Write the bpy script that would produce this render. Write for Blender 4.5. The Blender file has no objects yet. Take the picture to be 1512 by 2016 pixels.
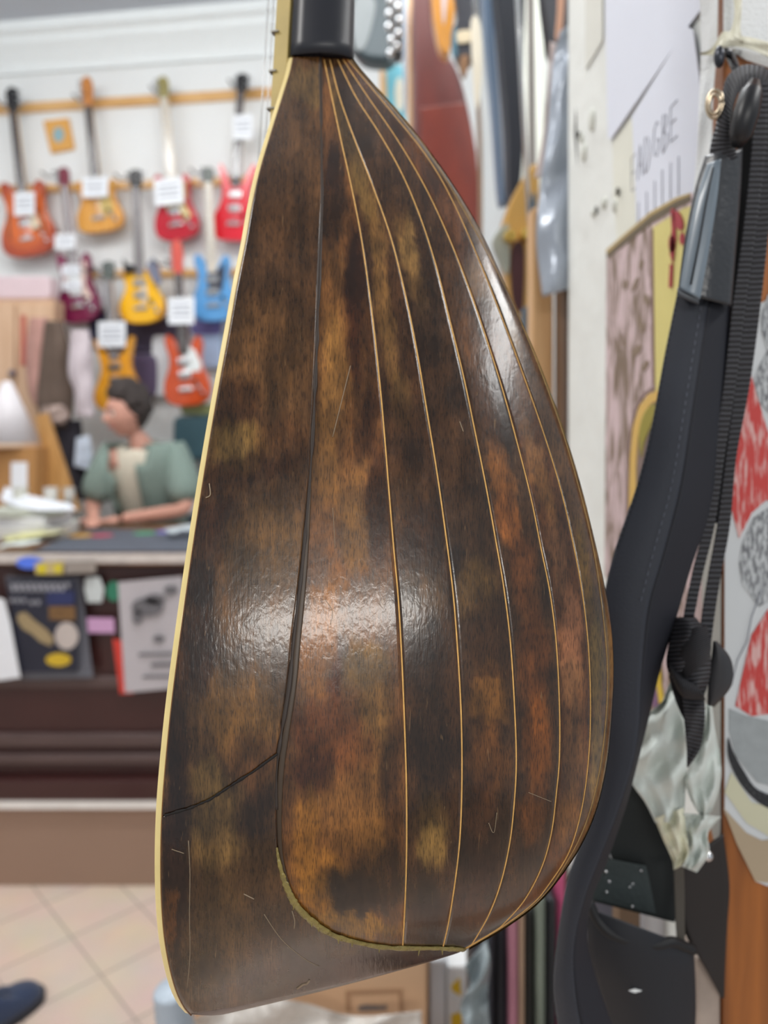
import bpy, bmesh, math, random
import numpy as np
from mathutils import Vector, Matrix
random.seed(7)
SC = bpy.context.scene
COL = SC.collection
# ------------------------------------------------------------------ camera
F = 1500.0; CX = 756.0; HZ = 830.0; CZ = 1.717
cam_d = bpy.data.cameras.new('camera'); cam = bpy.data.objects.new('camera', cam_d); COL.objects.link(cam)
cam.location = (0, 0, CZ); cam.rotation_euler = (math.pi/2, 0, 0)
cam_d.sensor_fit = 'HORIZONTAL'; cam_d.sensor_width = 24.0; cam_d.lens = 24.0*F/1512
cam_d.shift_y = -(1008-HZ)/1512
cam_d.clip_start = 0.02; cam_d.clip_end = 60
cam_d.dof.use_dof = True; cam_d.dof.focus_distance = 0.305; cam_d.dof.aperture_fstop = 6.3
SC.camera = cam
# ------------------------------------------------------------------ light
SC.view_settings.view_transform = 'Standard'; SC.view_settings.look = 'None'
SC.view_settings.gamma = 1.0; SC.view_settings.use_curve_mapping = False
SC.view_settings.exposure = 0.35
w = bpy.data.worlds.new('world'); SC.world = w; w.use_nodes = True
w.node_tree.nodes['Background'].inputs[0].default_value = (0.86, 0.93, 1.0, 1)
w.node_tree.nodes['Background'].inputs[1].default_value = 0.42
def area(name, loc, target, sx, sy, power, col=(1, 0.98, 0.95)):
    l = bpy.data.lights.new(name, 'AREA'); l.shape = 'RECTANGLE'; l.size = sx; l.size_y = sy
    l.energy = power; l.color = col
    o = bpy.data.objects.new(name, l); COL.objects.link(o); o.location = loc
    d = Vector(target)-Vector(loc); o.rotation_euler = d.to_track_quat('-Z', 'Y').to_euler()
    return o
area('ceiling_tube_front', (-0.9, 2.3, 3.95), (-1.0, 3.6, 1.4), 2.4, 0.35, 25, (1, .99, .97))
area('ceiling_tube_left', (-2.4, 2.6, 3.95), (-1.9, 3.8, 1.0), 1.2, 0.3, 12, (1, .99, .97))
area('ceiling_tube_aisle', (0.05, 1.3, 3.9), (0.15, 1.3, 0), 0.4, 1.2, 34, (.97, .99, 1))
area('shop_lamp_behind', (0.22, -1.9, 2.36), (0.0, 0.3, 1.6), 1.25, 0.07, 11.5, (1, .97, .92))
area('sheen_lamp_right', (2.0, 0.0, 3.55), (0.2, 0.4, 1.7), 2.0, 0.30, 24, (1, .99, .97))  # unseen lamp, added so its reflection gives the upper right ribs a sheen
area('wall_fill_near', (-1.7, -0.1, 3.5), (0.1, 0.6, 1.6), 0.7, 0.5, 22, (1, .97, .93))  # unseen fill lamp, placed to brighten the right wall

# ------------------------------------------------------------------ helpers
def P(px, py, Y): return Vector(((px-CX)/F*Y, Y, CZ+(HZ-py)/F*Y))
WX = 0.25
def PW(px, py, X=WX):
    Y = X*F/(px-CX); return Vector((X, Y, CZ+(HZ-py)/F*Y))
BA = 0.15; BY0 = 4.32; BYAW = -math.atan(BA)
def PB(px, py, off=0.0):
    k = (px-CX)/F; Y = (BY0-off)/(1+BA*k); return Vector((k*Y, Y, CZ+(HZ-py)/F*Y))
def lin(c):
    return tuple((x/255/12.92 if x/255 <= .04045 else ((x/255+.055)/1.055)**2.4) for x in c)
MATS = {}
def mat(name, rgb, rough=.5, metal=0., var=.12, nscale=14., bump=0., bscale=60., coat=0., alpha=1., trans=0., spec=.5, sheen=0., ao=None, emit=0):
    if name in MATS: return MATS[name]
    m = bpy.data.materials.new(name); m.use_nodes = True; nt = m.node_tree; N = nt.nodes; L = nt.links
    b = N['Principled BSDF']; c = lin(rgb)
    tc = N.new('ShaderNodeTexCoord'); no = N.new('ShaderNodeTexNoise'); no.inputs['Scale'].default_value = nscale; no.inputs['Detail'].default_value = 5
    L.new(tc.outputs['Object'], no.inputs['Vector'])
    mx = N.new('ShaderNodeMix'); mx.data_type = 'RGBA'
    mx.inputs[6].default_value = (*[max(0, x*(1-var)) for x in c], 1); mx.inputs[7].default_value = (*[min(1, x*(1+var)) for x in c], 1)
    L.new(no.outputs['Fac'], mx.inputs[0]); L.new(mx.outputs[2], b.inputs['Base Color'])
    b.inputs['Roughness'].default_value = rough; b.inputs['Metallic'].default_value = metal
    b.inputs['Coat Weight'].default_value = coat; b.inputs['Coat Roughness'].default_value = .12
    b.inputs['Alpha'].default_value = alpha; b.inputs['Transmission Weight'].default_value = trans
    b.inputs['Specular IOR Level'].default_value = spec; b.inputs['Sheen Weight'].default_value = sheen
    if bump:
        n2 = N.new('ShaderNodeTexNoise'); n2.inputs['Scale'].default_value = bscale; n2.inputs['Detail'].default_value = 4
        L.new(tc.outputs['Object'], n2.inputs['Vector'])
        bp = N.new('ShaderNodeBump'); bp.inputs['Strength'].default_value = bump; bp.inputs['Distance'].default_value = .01
        L.new(n2.outputs['Fac'], bp.inputs['Height']); L.new(bp.outputs['Normal'], b.inputs['Normal'])
    MATS[name] = m; return m
def woodmat(name, a, bcol, rough=.4, scale=(1, 1, .08), ns=40, coat=.2):
    if name in MATS: return MATS[name]
    m = bpy.data.materials.new(name); m.use_nodes = True; nt = m.node_tree; N = nt.nodes; L = nt.links
    b = N['Principled BSDF']; tc = N.new('ShaderNodeTexCoord'); mp = N.new('ShaderNodeMapping'); mp.inputs['Scale'].default_value = scale
    no = N.new('ShaderNodeTexNoise'); no.inputs['Scale'].default_value = ns; no.inputs['Detail'].default_value = 6; no.inputs['Distortion'].default_value = .6
    L.new(tc.outputs['Object'], mp.inputs[0]); L.new(mp.outputs[0], no.inputs['Vector'])
    cr = N.new('ShaderNodeValToRGB'); cr.color_ramp.elements[0].position = .33; cr.color_ramp.elements[1].position = .68
    cr.color_ramp.elements[0].color = (*lin(a), 1); cr.color_ramp.elements[1].color = (*lin(bcol), 1)
    L.new(no.outputs['Fac'], cr.inputs[0]); L.new(cr.outputs[0], b.inputs['Base Color'])
    b.inputs['Roughness'].default_value = rough; b.inputs['Coat Weight'].default_value = coat; b.inputs['Coat Roughness'].default_value = .15
    MATS[name] = m; return m
def setp(o, label=None, cat=None, group=None, kind=None):
    if label: o['label'] = label
    if cat: o['category'] = cat
    if group: o['group'] = group
    if kind: o['kind'] = kind
    return o
def empty(name, loc=(0, 0, 0), rot=(0, 0, 0), label=None, cat=None, group=None):
    o = bpy.data.objects.new(name, None); o.empty_display_size = .05; COL.objects.link(o)
    o.location = loc; o.rotation_euler = rot; return setp(o, label, cat, group)
def mobj(name, verts, faces, m, parent=None, smooth=False, uvs=None):
    me = bpy.data.meshes.new(name); me.from_pydata([tuple(v) for v in verts], [], faces); me.update()
    if uvs is not None:
        ul = me.uv_layers.new(name='UVMap')
        for lp in me.loops: ul.data[lp.index].uv = uvs[lp.vertex_index]
    bm = bmesh.new(); bm.from_mesh(me); bmesh.ops.recalc_face_normals(bm, faces=bm.faces); bm.to_mesh(me); bm.free()
    if smooth:
        for p in me.polygons: p.use_smooth = True
    if m: me.materials.append(m)
    o = bpy.data.objects.new(name, me); COL.objects.link(o)
    if parent: o.parent = parent
    return o
def bmobj(name, bm, m, parent=None, smooth=False, bev=0, seg=2):
    bmesh.ops.recalc_face_normals(bm, faces=bm.faces)
    me = bpy.data.meshes.new(name); bm.to_mesh(me); bm.free()
    if smooth:
        for p in me.polygons: p.use_smooth = True
    if m: me.materials.append(m)
    o = bpy.data.objects.new(name, me); COL.objects.link(o)
    if parent: o.parent = parent
    if bev:
        b = o.modifiers.new('bevel', 'BEVEL'); b.width = bev; b.segments = seg; b.limit_method = 'ANGLE'
    return o
def bbox(bm, c, s, rot=None):
    r = bmesh.ops.create_cube(bm, size=1)
    M = Matrix.Translation(Vector(c)) @ (rot.to_4x4() if rot is not None else Matrix.Identity(4)) @ Matrix.Diagonal((*s, 1))
    bmesh.ops.transform(bm, matrix=M, verts=r['verts']); return r['verts']
def box(name, c, s, m, parent=None, bev=0.004, rot=None, seg=2):
    bm = bmesh.new(); bbox(bm, c, s, rot); return bmobj(name, bm, m, parent, bev=bev, seg=seg)
def bcyl(bm, a, b, r1, r2=None, n=16, caps=True):
    a = Vector(a); b = Vector(b); d = b-a; r2 = r1 if r2 is None else r2
    r = bmesh.ops.create_cone(bm, cap_ends=caps, segments=n, radius1=r1, radius2=r2, depth=d.length)
    M = Matrix.Translation((a+b)/2) @ d.to_track_quat('Z', 'Y').to_matrix().to_4x4()
    bmesh.ops.transform(bm, matrix=M, verts=r['verts'])
def cyl(name, a, b, r1, m, parent=None, r2=None, n=16, bev=0):
    bm = bmesh.new(); bcyl(bm, a, b, r1, r2, n); o = bmobj(name, bm, m, parent, bev=bev)
    for p in o.data.polygons:
        if len(p.vertices) == 4: p.use_smooth = True
    return o
def sph(bm, c, r, s=(1, 1, 1), u=16, v=10):
    q = bmesh.ops.create_uvsphere(bm, u_segments=u, v_segments=v, radius=r)
    bmesh.ops.transform(bm, matrix=Matrix.Translation(Vector(c)) @ Matrix.Diagonal((*s, 1)), verts=q['verts'])
def tube(name, pts, r, m, parent=None, n=8, closed=False, rs=None, flat=1.0):
    pts = [Vector(p) for p in pts]; V = []; Fc = []; k = len(pts); up = None
    for i, p in enumerate(pts):
        t = (pts[min(i+1, k-1)]-pts[max(i-1, 0)]).normalized()
        a = Vector((0, 1, 0)) if abs(t.y) < .9 else Vector((1, 0, 0))
        if up is not None: a = up
        s = t.cross(a).normalized(); a2 = s.cross(t).normalized(); up = a2
        rr = rs[i] if rs else r
        for j in range(n):
            th = 2*math.pi*j/n; V.append(p+s*math.cos(th)*rr+a2*math.sin(th)*rr*flat)
    for i in range(k-1):
        for j in range(n): Fc.append((i*n+j, i*n+(j+1) % n, (i+1)*n+(j+1) % n, (i+1)*n+j))
    Fc.append(tuple(range(n))[::-1]); Fc.append(tuple((k-1)*n+j for j in range(n)))
    return mobj(name, V, Fc, m, parent, smooth=True)
def cr(pts, n=8, closed=False):
    pts = [Vector(p) for p in pts]; k = len(pts); out = []
    rng = k if closed else k-1
    for i in range(rng):
        g = (lambda j: pts[j % k]) if closed else (lambda j: pts[max(0, min(k-1, j))])
        p0, p1, p2, p3 = g(i-1), g(i), g(i+1), g(i+2)
        for s in range(n):
            t = s/n; out.append(.5*((2*p1)+(p2-p0)*t+(2*p0-5*p1+4*p2-p3)*t*t+(3*p1-p0-3*p2+p3)*t**3))
    if not closed: out.append(pts[-1])
    return out
def slab(name, outline, th, m, parent=None, y=0, bev=.006, smooth=False):
    """outline: (x,z) list; front face at y-th/2"""
    n = len(outline); V = [(p[0], y-th/2, p[1]) for p in outline]+[(p[0], y+th/2, p[1]) for p in outline]
    Fc = [tuple(range(n)), tuple(range(n, 2*n))[::-1]]+[(i, (i+1) % n, n+(i+1) % n, n+i) for i in range(n)]
    o = mobj(name, V, Fc, m, parent)
    if bev:
        b = o.modifiers.new('bevel', 'BEVEL'); b.width = bev; b.segments = 3; b.limit_method = 'ANGLE'; b.angle_limit = math.radians(50)
    return o
def plate(name, pts3, th, nrm, m, parent=None, uvs=None):
    """3D planar-ish polygon with thickness th along nrm"""
    n = len(pts3); nrm = Vector(nrm).normalized(); V = [Vector(p) for p in pts3]+[Vector(p)+nrm*th for p in pts3]
    Fc = [tuple(range(n)), tuple(range(n, 2*n))[::-1]]+[(i, (i+1) % n, n+(i+1) % n, n+i) for i in range(n)]
    return mobj(name, V, Fc, m, parent)
def resamp(pts, n):
    pts = [Vector((*p, 0)) if len(p) == 2 else Vector(p) for p in pts]
    c = cr(pts, 10); L = [0]
    for i in range(1, len(c)): L.append(L[-1]+(c[i]-c[i-1]).length)
    out = []; j = 0
    for i in range(n):
        s = L[-1]*i/(n-1)
        while j < len(L)-2 and L[j+1] < s: j += 1
        t = (s-L[j])/max(1e-9, L[j+1]-L[j]); out.append(c[j].lerp(c[j+1], min(1, t)))
    return out
def ribbon(name, left, right, th, m, parent=None, n=60, nu=8, bulge=0.0, ripple=0.0, seed=0, local=None, round_=0.0, crease=0.0):
    """left/right: lists of (px,py,Y). closed sheet with thickness, smooth loft"""
    Lp = resamp(left, n); Rp = resamp(right, n); rnd = random.Random(seed)
    ph = [rnd.uniform(0, 6) for _ in range(6)]
    V = []; uv = []; 
    for side in (0, 1):
        for i in range(n):
            for j in range(nu+1):
                u = j/nu; q = Lp[i].lerp(Rp[i], u)
                Y = q.z-bulge*math.sin(math.pi*u)+ripple*(math.sin(i*.5+ph[0]+u*3)*.5+math.sin(i*.23+ph[1]+u*7)*.5)
                e = 4*u*(1-u)
                if side: Y += th*(1-round_+round_*math.sqrt(max(0, e)))
                else: Y += 0
                Y += crease*abs(math.sin(u*5+ph[2]+i*.09))+crease*.6*abs(math.sin(u*9-i*.05+ph[3]))
                p = P(q.x, q.y, Y)
                V.append(p-local if local else p); uv.append((u, i/(n-1)))
    W = nu+1; K = n*W; Fc = []
    for i in range(n-1):
        for j in range(nu):
            a = i*W+j; Fc.append((a, a+1, a+W+1, a+W)); Fc.append((K+a, K+a+W, K+a+W+1, K+a+1))
    for i in range(n-1):
        a = i*W; Fc.append((a, a+W, K+a+W, K+a)); a = i*W+nu; Fc.append((a, K+a, K+a+W, a+W))
    for j in range(nu):
        a = j; Fc.append((a, K+a, K+a+1, a+1)); a = (n-1)*W+j; Fc.append((a, a+1, K+a+1, K+a))
    return mobj(name, V, Fc, m, parent, smooth=True, uvs=uv)

# ------------------------------------------------------------------ setting
wall_m = mat('plaster_white', (232, 235, 236), .7, var=.05, nscale=3, bump=.15, bscale=25)
wallr_m = mat('plaster_rough', (226, 228, 224), .75, var=.08, nscale=9, bump=.5, bscale=14)
ceil_m = mat('ceiling_paint', (196, 203, 213), .8, var=.03, nscale=2)
corn_m = mat('cornice_paint', (240, 246, 248), .6, var=.03)
def floor_material():
    m = bpy.data.materials.new('floor_tiles'); m.use_nodes = True; nt = m.node_tree; N = nt.nodes; L = nt.links; b = N['Principled BSDF']
    tc = N.new('ShaderNodeTexCoord'); mp = N.new('ShaderNodeMapping'); mp.inputs['Rotation'].default_value = (0, 0, math.radians(-43)); mp.inputs['Location'].default_value = (-.970, -2.326, 0)
    br = N.new('ShaderNodeTexBrick'); br.offset = 0; br.inputs['Scale'].default_value = 1; br.inputs['Brick Width'].default_value = .24; br.inputs['Row Height'].default_value = .24
    br.inputs['Mortar Size'].default_value = .004; br.inputs['Mortar Smooth'].default_value = .3
    br.inputs['Color1'].default_value = (*lin((236, 214, 198)), 1); br.inputs['Color2'].default_value = (*lin((228, 208, 194)), 1); br.inputs['Mortar'].default_value = (*lin((188, 172, 160)), 1)
    no = N.new('ShaderNodeTexNoise'); no.inputs['Scale'].default_value = 6; no.inputs['Detail'].default_value = 5
    mx = N.new('ShaderNodeMix'); mx.data_type = 'RGBA'; mx.blend_type = 'MULTIPLY'; mx.inputs[0].default_value = .25
    L.new(tc.outputs['Object'], mp.inputs[0]); L.new(mp.outputs[0], br.inputs['Vector']); L.new(tc.outputs['Object'], no.inputs['Vector'])
    L.new(br.outputs['Color'], mx.inputs[6]); L.new(no.outputs['Color'], mx.inputs[7]); L.new(mx.outputs[2], b.inputs['Base Color'])
    b.inputs['Roughness'].default_value = .32
    return m
st = lambda o: setp(o, kind='structure')
st(box('floor', (-0.6, 1.0, -.05), (6.4, 9.0, .1), floor_material(), bev=0))
st(box('ceiling', (-0.6, 1.0, 4.12), (6.4, 9.0, .1), ceil_m, bev=0))
# back wall (slightly turned), cornice
yaw = Matrix.Rotation(BYAW, 3, 'Z')
def wallbox(name, xa, xb, z0, z1, off0, off1, m, bev=.003):
    """box along the turned back wall between x=xa..xb, standing off0..off1 in front"""
    V = []
    for z in (z0, z1):
        for (x, o) in ((xa, off0), (xb, off0), (xb, off1), (xa, off1)): V.append((x, BY0-BA*x-o, z))
    return mobj(name, V, [(0, 1, 2, 3), (4, 5, 6, 7), (0, 1, 5, 4), (1, 2, 6, 5), (2, 3, 7, 6), (3, 0, 4, 7)], m)
st(wallbox('wall_back', -3.5, .75, 0, 4.08, -.1, 0, wall_m))
# cornice profile extruded
prof = [(0, 3.83), (.03, 3.83), (.035, 3.86), (.05, 3.89), (.08, 3.93), (.12, 3.97), (.13, 4.0), (.17, 4.02), (.18, 4.075), (0, 4.075)]
V = []; 
for x in (-3.5, .5):
    for (o, z) in prof: V.append((x, BY0-BA*x-o-.001, z))
n = len(prof); st(mobj('trim_1', V, [tuple(range(n)), tuple(range(n, 2*n))]+[(i, (i+1) % n, n+(i+1) % n, n+i) for i in range(n)], corn_m))
st(box('wall_left', (-3.55, 1.0, 2.03), (.1, 9, 4.06), wall_m, bev=0))
# right wall: near stretch stands further into the room than the far stretch
st(box('wall_right', (WX+.15, .80, 2.03), (.30, .47, 4.06), wallr_m, bev=.002))
st(box('wall_right_far', (.58, 2.8, 2.03), (.06, 3.6, 4.06), wall_m, bev=0))
# pilaster of varnished wood on the near right
oak = woodmat('orange_varnished_wood', (128, 72, 24), (176, 104, 42), .35, (1, 1, .06), 60)
st(box('trim_2', (WX+.150, .5455, 2.03), (.33, .037, 4.06), oak, bev=.002))
# raised step behind the room, with pale stone nosing
riser = mat('step_riser_tile', (158, 130, 112), .45, var=.06, nscale=3)
st(box('trim_3', (-1.3, 3.80, .155), (3.4, 1.96, .31), riser, bev=0))
st(box('trim_4', (-1.3, 3.79, .318), (3.4, 2.02, .034), mat('stone_nosing', (244, 240, 236), .4), bev=.004))
PLT = .335

# ------------------------------------------------------------------ mandolin
PS = math.radians(16); sS, cS = math.sin(PS), math.cos(PS); C0 = .376; DL = .16
LE = [(577,112),(572,140),(560,180),(538,250),(514,330),(498,400),(484,480),(468,560),(454,640),(425,800),(400,950),(377,1100),(356,1250),(337,1400),(323,1550),(318,1650),(318,1750),(323,1830),(332,1890),(346,1945),(362,1980),(376,1997)]
SI = [(690,110),(704,130),(740,172),(800,240),(860,318),(905,384),(950,462),(990,550),(1040,662),(1080,762),(1115,860),(1145,960),(1170,1060),(1190,1150),(1203,1230),(1208,1310),(1205,1400),(1195,1500),(1175,1590),(1145,1660),(1105,1722),(1060,1775),(1000,1820),(950,1850),(915,1870)]
JO = [(630,112),(632,250),(633,400),(628,520),(622,700),(612,900),(600,1050),(590,1150),(578,1250),(568,1350),(552,1450),(543,1520),(542,1620),(550,1700),(575,1770),(610,1810),(660,1843),(740,1863),(800,1867),(860,1867),(915,1870)]
LN = [
 [(637,112),(655,200),(672,280),(690,360),(708,450),(722,540),(735,640),(748,760),(757,860),(765,960),(775,1080),(784,1180),(791,1300),(797,1450),(800,1560),(800,1680),(797,1780),(792,1870)],
 [(648,112),(668,190),(700,280),(735,370),(770,470),(800,590),(822,700),(842,820),(860,930),(877,1050),(892,1170),(902,1300),(908,1420),(909,1540),(905,1650),(895,1740),(882,1820),(870,1872)],
 [(662,112),(700,190),(745,260),(790,340),(828,430),(860,530),(885,630),(912,740),(935,850),(957,960),(975,1060),(992,1160),(1005,1270),(1013,1400),(1016,1500),(1012,1580),(1003,1660),(985,1740),(960,1805),(925,1865)],
 [(672,112),(720,185),(780,272),(835,365),(880,460),(920,560),(955,660),(990,770),(1020,880),(1045,980),(1065,1080),(1083,1170),(1095,1270),(1101,1390),(1101,1490),(1095,1560),(1085,1640),(1065,1710),(1030,1775),(985,1825)],
 [(680,112),(760,208),(840,308),(893,400),(948,525),(978,600),(1016,700),(1052,800),(1082,890),(1108,980),(1128,1070),(1145,1160),(1157,1260),(1162,1370),(1160,1470),(1149,1570),(1130,1650),(1108,1700),(1065,1762)],
 [(686,112),(790,232),(860,324),(990,556),(1036,660),(1076,762),(1111,862),(1141,967),(1166,1070),(1182,1170),(1192,1260),(1196,1330),(1193,1410),(1183,1500),(1163,1590),(1135,1662),(1090,1738)]]
def arr(c): return np.array([p[0] for p in c], float), np.array([p[1] for p in c], float)
def smooth_curve(c, n=14):
    q = cr([Vector((p[0], p[1], 0)) for p in c], n); return np.array([v.x for v in q]), np.array([v.y for v in q])
LX, LY = smooth_curve(LE); SX, SY = smooth_curve(SI)
T0, TL, TR = 112., 1997., 1870.
def rowends(b):
    yl = T0+(TL-T0)*b; yr = T0+(TR-T0)*b
    return np.interp(yl, LY, LX), yl, np.interp(yr, SY, SX), yr
def sag(a, b): return 11*np.clip((b-.8)/.2, 0, 1)*np.sin(np.pi*np.clip(a, 0, 1))
def pxpy(a, b):
    xl, yl, xr, yr = rowends(b); return xl+(xr-xl)*a, yl+(yr-yl)*a+sag(a, b)
def inv(px, py):
    a, b = .5, .5
    for _ in range(60):
        b = (py-T0-sag(a, b))/((TL-T0)+(TR-TL)*a)
        xl, yl, xr, yr = rowends(b); a = .5*a+.5*min(1, max(0, (px-xl)/max(1, xr-xl)))
    return a, b
def edge_solve():
    def pt(px, py, w):
        k = (px-CX)/F; Y = (C0-w)/(k*sS+cS-DL*(HZ-py)/F); X = k*Y; Z = (HZ-py)/F*Y
        return X*cS-Y*sS, Z
    m1, z1 = pt(577, 112, .0135); m2, z2 = pt(327, 1500, .098)
    B = (m1-m2)/(z1-z2); return m1-B*z1, B
SA, SB = edge_solve()
def depth(a, b):
    xl, yl, xr, yr = rowends(b)
    kl = (xl-CX)/F; kz = (HZ-yl)/F; Yn = SA/(kl*cS-sS-SB*kz)
    ks = (xr-CX)/F; Ys = C0/(ks*sS+cS-DL*(HZ-yr)/F)
    Y = Yn+(Ys-Yn)*(1-np.sqrt(np.clip(1-a*a, 0, 1)))
    Y = Y+.030*np.clip((b-.86)/.14, 0, 1)**2.5*np.sin(np.pi*a)
    return Y
def S(a, b, lift=0.):
    a = np.asarray(a, float); b = np.asarray(b, float)
    x, y = pxpy(a, b); Y = depth(a, b)*(1-lift/.32)
    return np.stack([(x-CX)/F*Y, Y, CZ+(HZ-y)/F*Y], -1), x, y
def mirror(p):
    n2 = 1+DL*DL; d = (p[..., 0]*sS+p[..., 1]*cS-DL*(p[..., 2]-CZ)-C0)/n2; q = p.copy(); q[..., 0] -= 2*d*sS; q[..., 1] -= 2*d*cS; q[..., 2] += 2*d*DL; return q
def to_ab(c):
    ab = [inv(*p) for p in c]; bs = np.array([q[1] for q in ab]); as_ = np.array([q[0] for q in ab])
    o = np.argsort(bs); return bs[o], as_[o]
def acurve(c):
    xs, ys = smooth_curve(c, 6); bs, as_ = to_ab(list(zip(xs, ys)))
    return lambda b: np.interp(b, bs, as_)
aJ = acurve(JO); aL = [acurve(c) for c in LN]
# value noise for wood stains
rg = np.random.RandomState(3); NT = rg.rand(256, 256)
def vn(x, y):
    xi = np.floor(x).astype(int); yi = np.floor(y).astype(int); fx = x-xi; fy = y-yi; fx = fx*fx*(3-2*fx); fy = fy*fy*(3-2*fy)
    g = lambda i, j: NT[i % 256, j % 256]
    return (g(xi, yi)*(1-fx)+g(xi+1, yi)*fx)*(1-fy)+(g(xi, yi+1)*(1-fx)+g(xi+1, yi+1)*fx)*fy
def fbm(x, y, o=4):
    s = 0; a = .5; 
    for i in range(o): s = s+a*vn(x*2**i+17*i, y*2**i+31*i); a *= .5
    return s/.9375
# stains of the old varnish, the last two just pale grey patches (x, y, rx, ry, angle, colour, strength)
TAN = (142, 104, 58); DK = (38, 22, 15); MID = (76, 48, 28); OL = (104, 84, 48); OR = (134, 82, 34); LT = (150, 122, 80)
BL = [
 (500,330,60,160,-.2,(66,46,34),.8),(560,520,90,200,0,(74,52,38),.7),(520,700,90,120,0,(84,60,40),.8),(470,800,50,60,0,DK,.5),
 (470,880,60,50,0,OL,.7),(560,880,60,60,0,MID,.5),(480,930,120,30,-.2,DK,.5),(430,1040,60,70,0,DK,.85),(520,1080,90,90,0,(88,64,36),.7),(395,1150,30,60,0,(30,20,18),.9),
 (520,1220,100,60,0,(96,68,42),.7),(390,1280,40,90,0,DK,.8),(480,1400,80,90,0,(104,74,38),.8),(350,1450,25,150,0,DK,.8),(500,1500,50,60,0,MID,.6),(410,1540,40,50,0,(120,98,62),.55),
 (345,1680,30,200,0,(32,20,18),.9),(430,1640,60,90,.3,(92,74,50),.7),(500,1600,40,60,.2,(46,30,24),.7),(430,1850,60,120,.2,(84,64,42),.6),(600,1850,130,60,.3,(70,50,34),.6),(380,1930,30,60,.3,(60,50,44),.6),(700,1910,160,30,-.1,(52,34,26),.7),(335,1800,14,60,0,OR,.5),
 (610,170,50,40,0,(104,88,62),.5),(655,400,26,100,0,(48,32,24),.8),(655,330,16,50,0,(40,26,22),.8),
 (660,600,40,120,0,(108,74,44),.8),(700,560,18,120,0,(46,26,18),.9),(690,700,22,90,0,(60,34,22),.8),(660,760,34,150,0,TAN,.75),(730,640,16,120,0,(50,32,22),.6),
 (640,900,34,120,0,(118,84,48),.8),(690,940,34,120,.1,(128,90,52),.85),(680,860,20,80,0,(60,34,22),.4),(722,840,24,80,.2,(56,34,22),.8),(745,1000,26,140,0,(56,34,22),.8),
 (640,1100,40,110,0,(124,84,56),.7),(700,1060,30,70,0,(130,94,54),.7),(650,1200,60,60,0,(126,88,54),.6),(740,1180,40,60,0,(96,68,46),.6),
 (620,1320,50,120,0,(134,90,52),.8),(720,1310,50,60,0,(122,96,58),.75),(660,1340,10,70,0,(66,30,16),.7),(630,1440,60,60,0,(84,46,24),.8),(650,1420,50,60,0,(96,56,30),.6),(740,1440,40,120,0,(128,94,54),.8),
 (690,1480,60,60,0,(104,62,32),.7),(620,1520,50,40,0,(70,38,22),.85),(700,1600,90,90,0,(116,80,46),.8),(600,1640,26,90,.1,(128,88,38),.7),(640,1720,60,40,.4,(140,96,44),.8),(740,1640,40,60,0,(112,78,44),.7),
 (690,1760,80,45,.1,(32,22,16),.95),(750,1730,60,60,0,(50,34,22),.8),(620,1760,30,50,-.5,(150,104,40),.7),(700,1820,100,20,.15,(128,98,52),.7),(770,1560,18,200,0,(54,34,24),.6),
 (680,260,20,120,-.25,(94,74,46),.8),(720,380,22,60,-.25,(100,80,48),.7),(745,480,20,60,-.1,(110,84,52),.6),(755,600,18,120,-.1,(112,84,52),.7),(770,700,16,90,-.1,(120,90,58),.6),(790,790,22,60,0,(112,86,52),.5),
 (800,860,40,80,0,(50,34,24),.6),(800,980,50,70,0,(80,54,34),.7),(830,1040,40,60,0,(54,34,24),.7),(830,1180,50,60,0,(92,70,50),.6),(850,1300,40,90,0,(50,34,26),.7),(850,1480,40,150,0,(44,30,22),.85),
 (850,1660,26,50,0,LT,.9),(850,1640,34,80,0,(110,86,54),.6),(840,1790,40,50,0,(40,26,18),.7),
 (760,230,60,70,.5,(44,30,26),.8),(800,480,22,60,-.2,(132,104,66),.75),(820,560,18,60,-.2,(112,86,54),.6),(780,430,22,40,0,(60,42,28),.6),(850,620,30,90,-.2,(44,32,26),.7),(880,780,34,90,-.2,(64,44,32),.7),(900,950,40,90,-.2,(52,36,26),.7),
 (930,1040,50,60,0,(66,46,34),.7),(940,1160,44,60,0,(104,78,46),.8),(960,1250,44,80,0,(58,38,26),.7),(960,1380,40,70,0,(112,76,38),.8),(960,1330,40,14,0,(54,34,22),.6),(960,1430,40,12,0,(54,34,22),.6),(960,1500,40,80,0,(92,58,30),.7),(950,1640,34,120,0,(58,36,24),.8),(930,1780,40,50,.3,(54,34,26),.7),
 (890,560,30,90,-.3,(66,44,30),.7),(930,680,22,70,-.3,(92,60,36),.7),(960,800,22,90,-.25,(66,42,28),.7),(985,930,24,60,-.2,(150,94,40),.8),(1000,1020,22,60,-.2,(130,78,34),.8),(1030,1120,26,80,0,(88,52,28),.7),
 (1050,1300,34,120,0,(84,50,28),.8),(1060,1450,30,100,0,(120,70,28),.8),(1050,1600,30,70,.1,(96,58,30),.8),(1010,1760,30,50,.4,(60,40,28),.7),
 (1020,760,18,120,-.3,(72,48,32),.8),(1060,930,18,120,-.25,(108,74,40),.8),(1100,1100,20,90,-.15,(106,74,58),.8),(1125,1250,24,100,0,(134,92,78),.8),(1130,1350,24,60,0,(128,92,72),.7),(1130,1480,24,90,0,(84,60,44),.7),(1120,1600,24,60,.2,(106,74,48),.7),
 (1150,1130,14,110,-.1,(86,66,30),.8),(1176,1300,12,110,0,(92,76,44),.8),(1175,1480,14,90,.05,(116,96,64),.7),(960,560,60,60,-.4,(120,108,96),.35),(1000,650,20,60,-.3,(110,96,80),.4)]
def rib_of(px, py):
    a, b = inv(px, py)
    if a < aJ(b): return -1
    return sum(1 for f in aL if a > f(b))
BR = None
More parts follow.
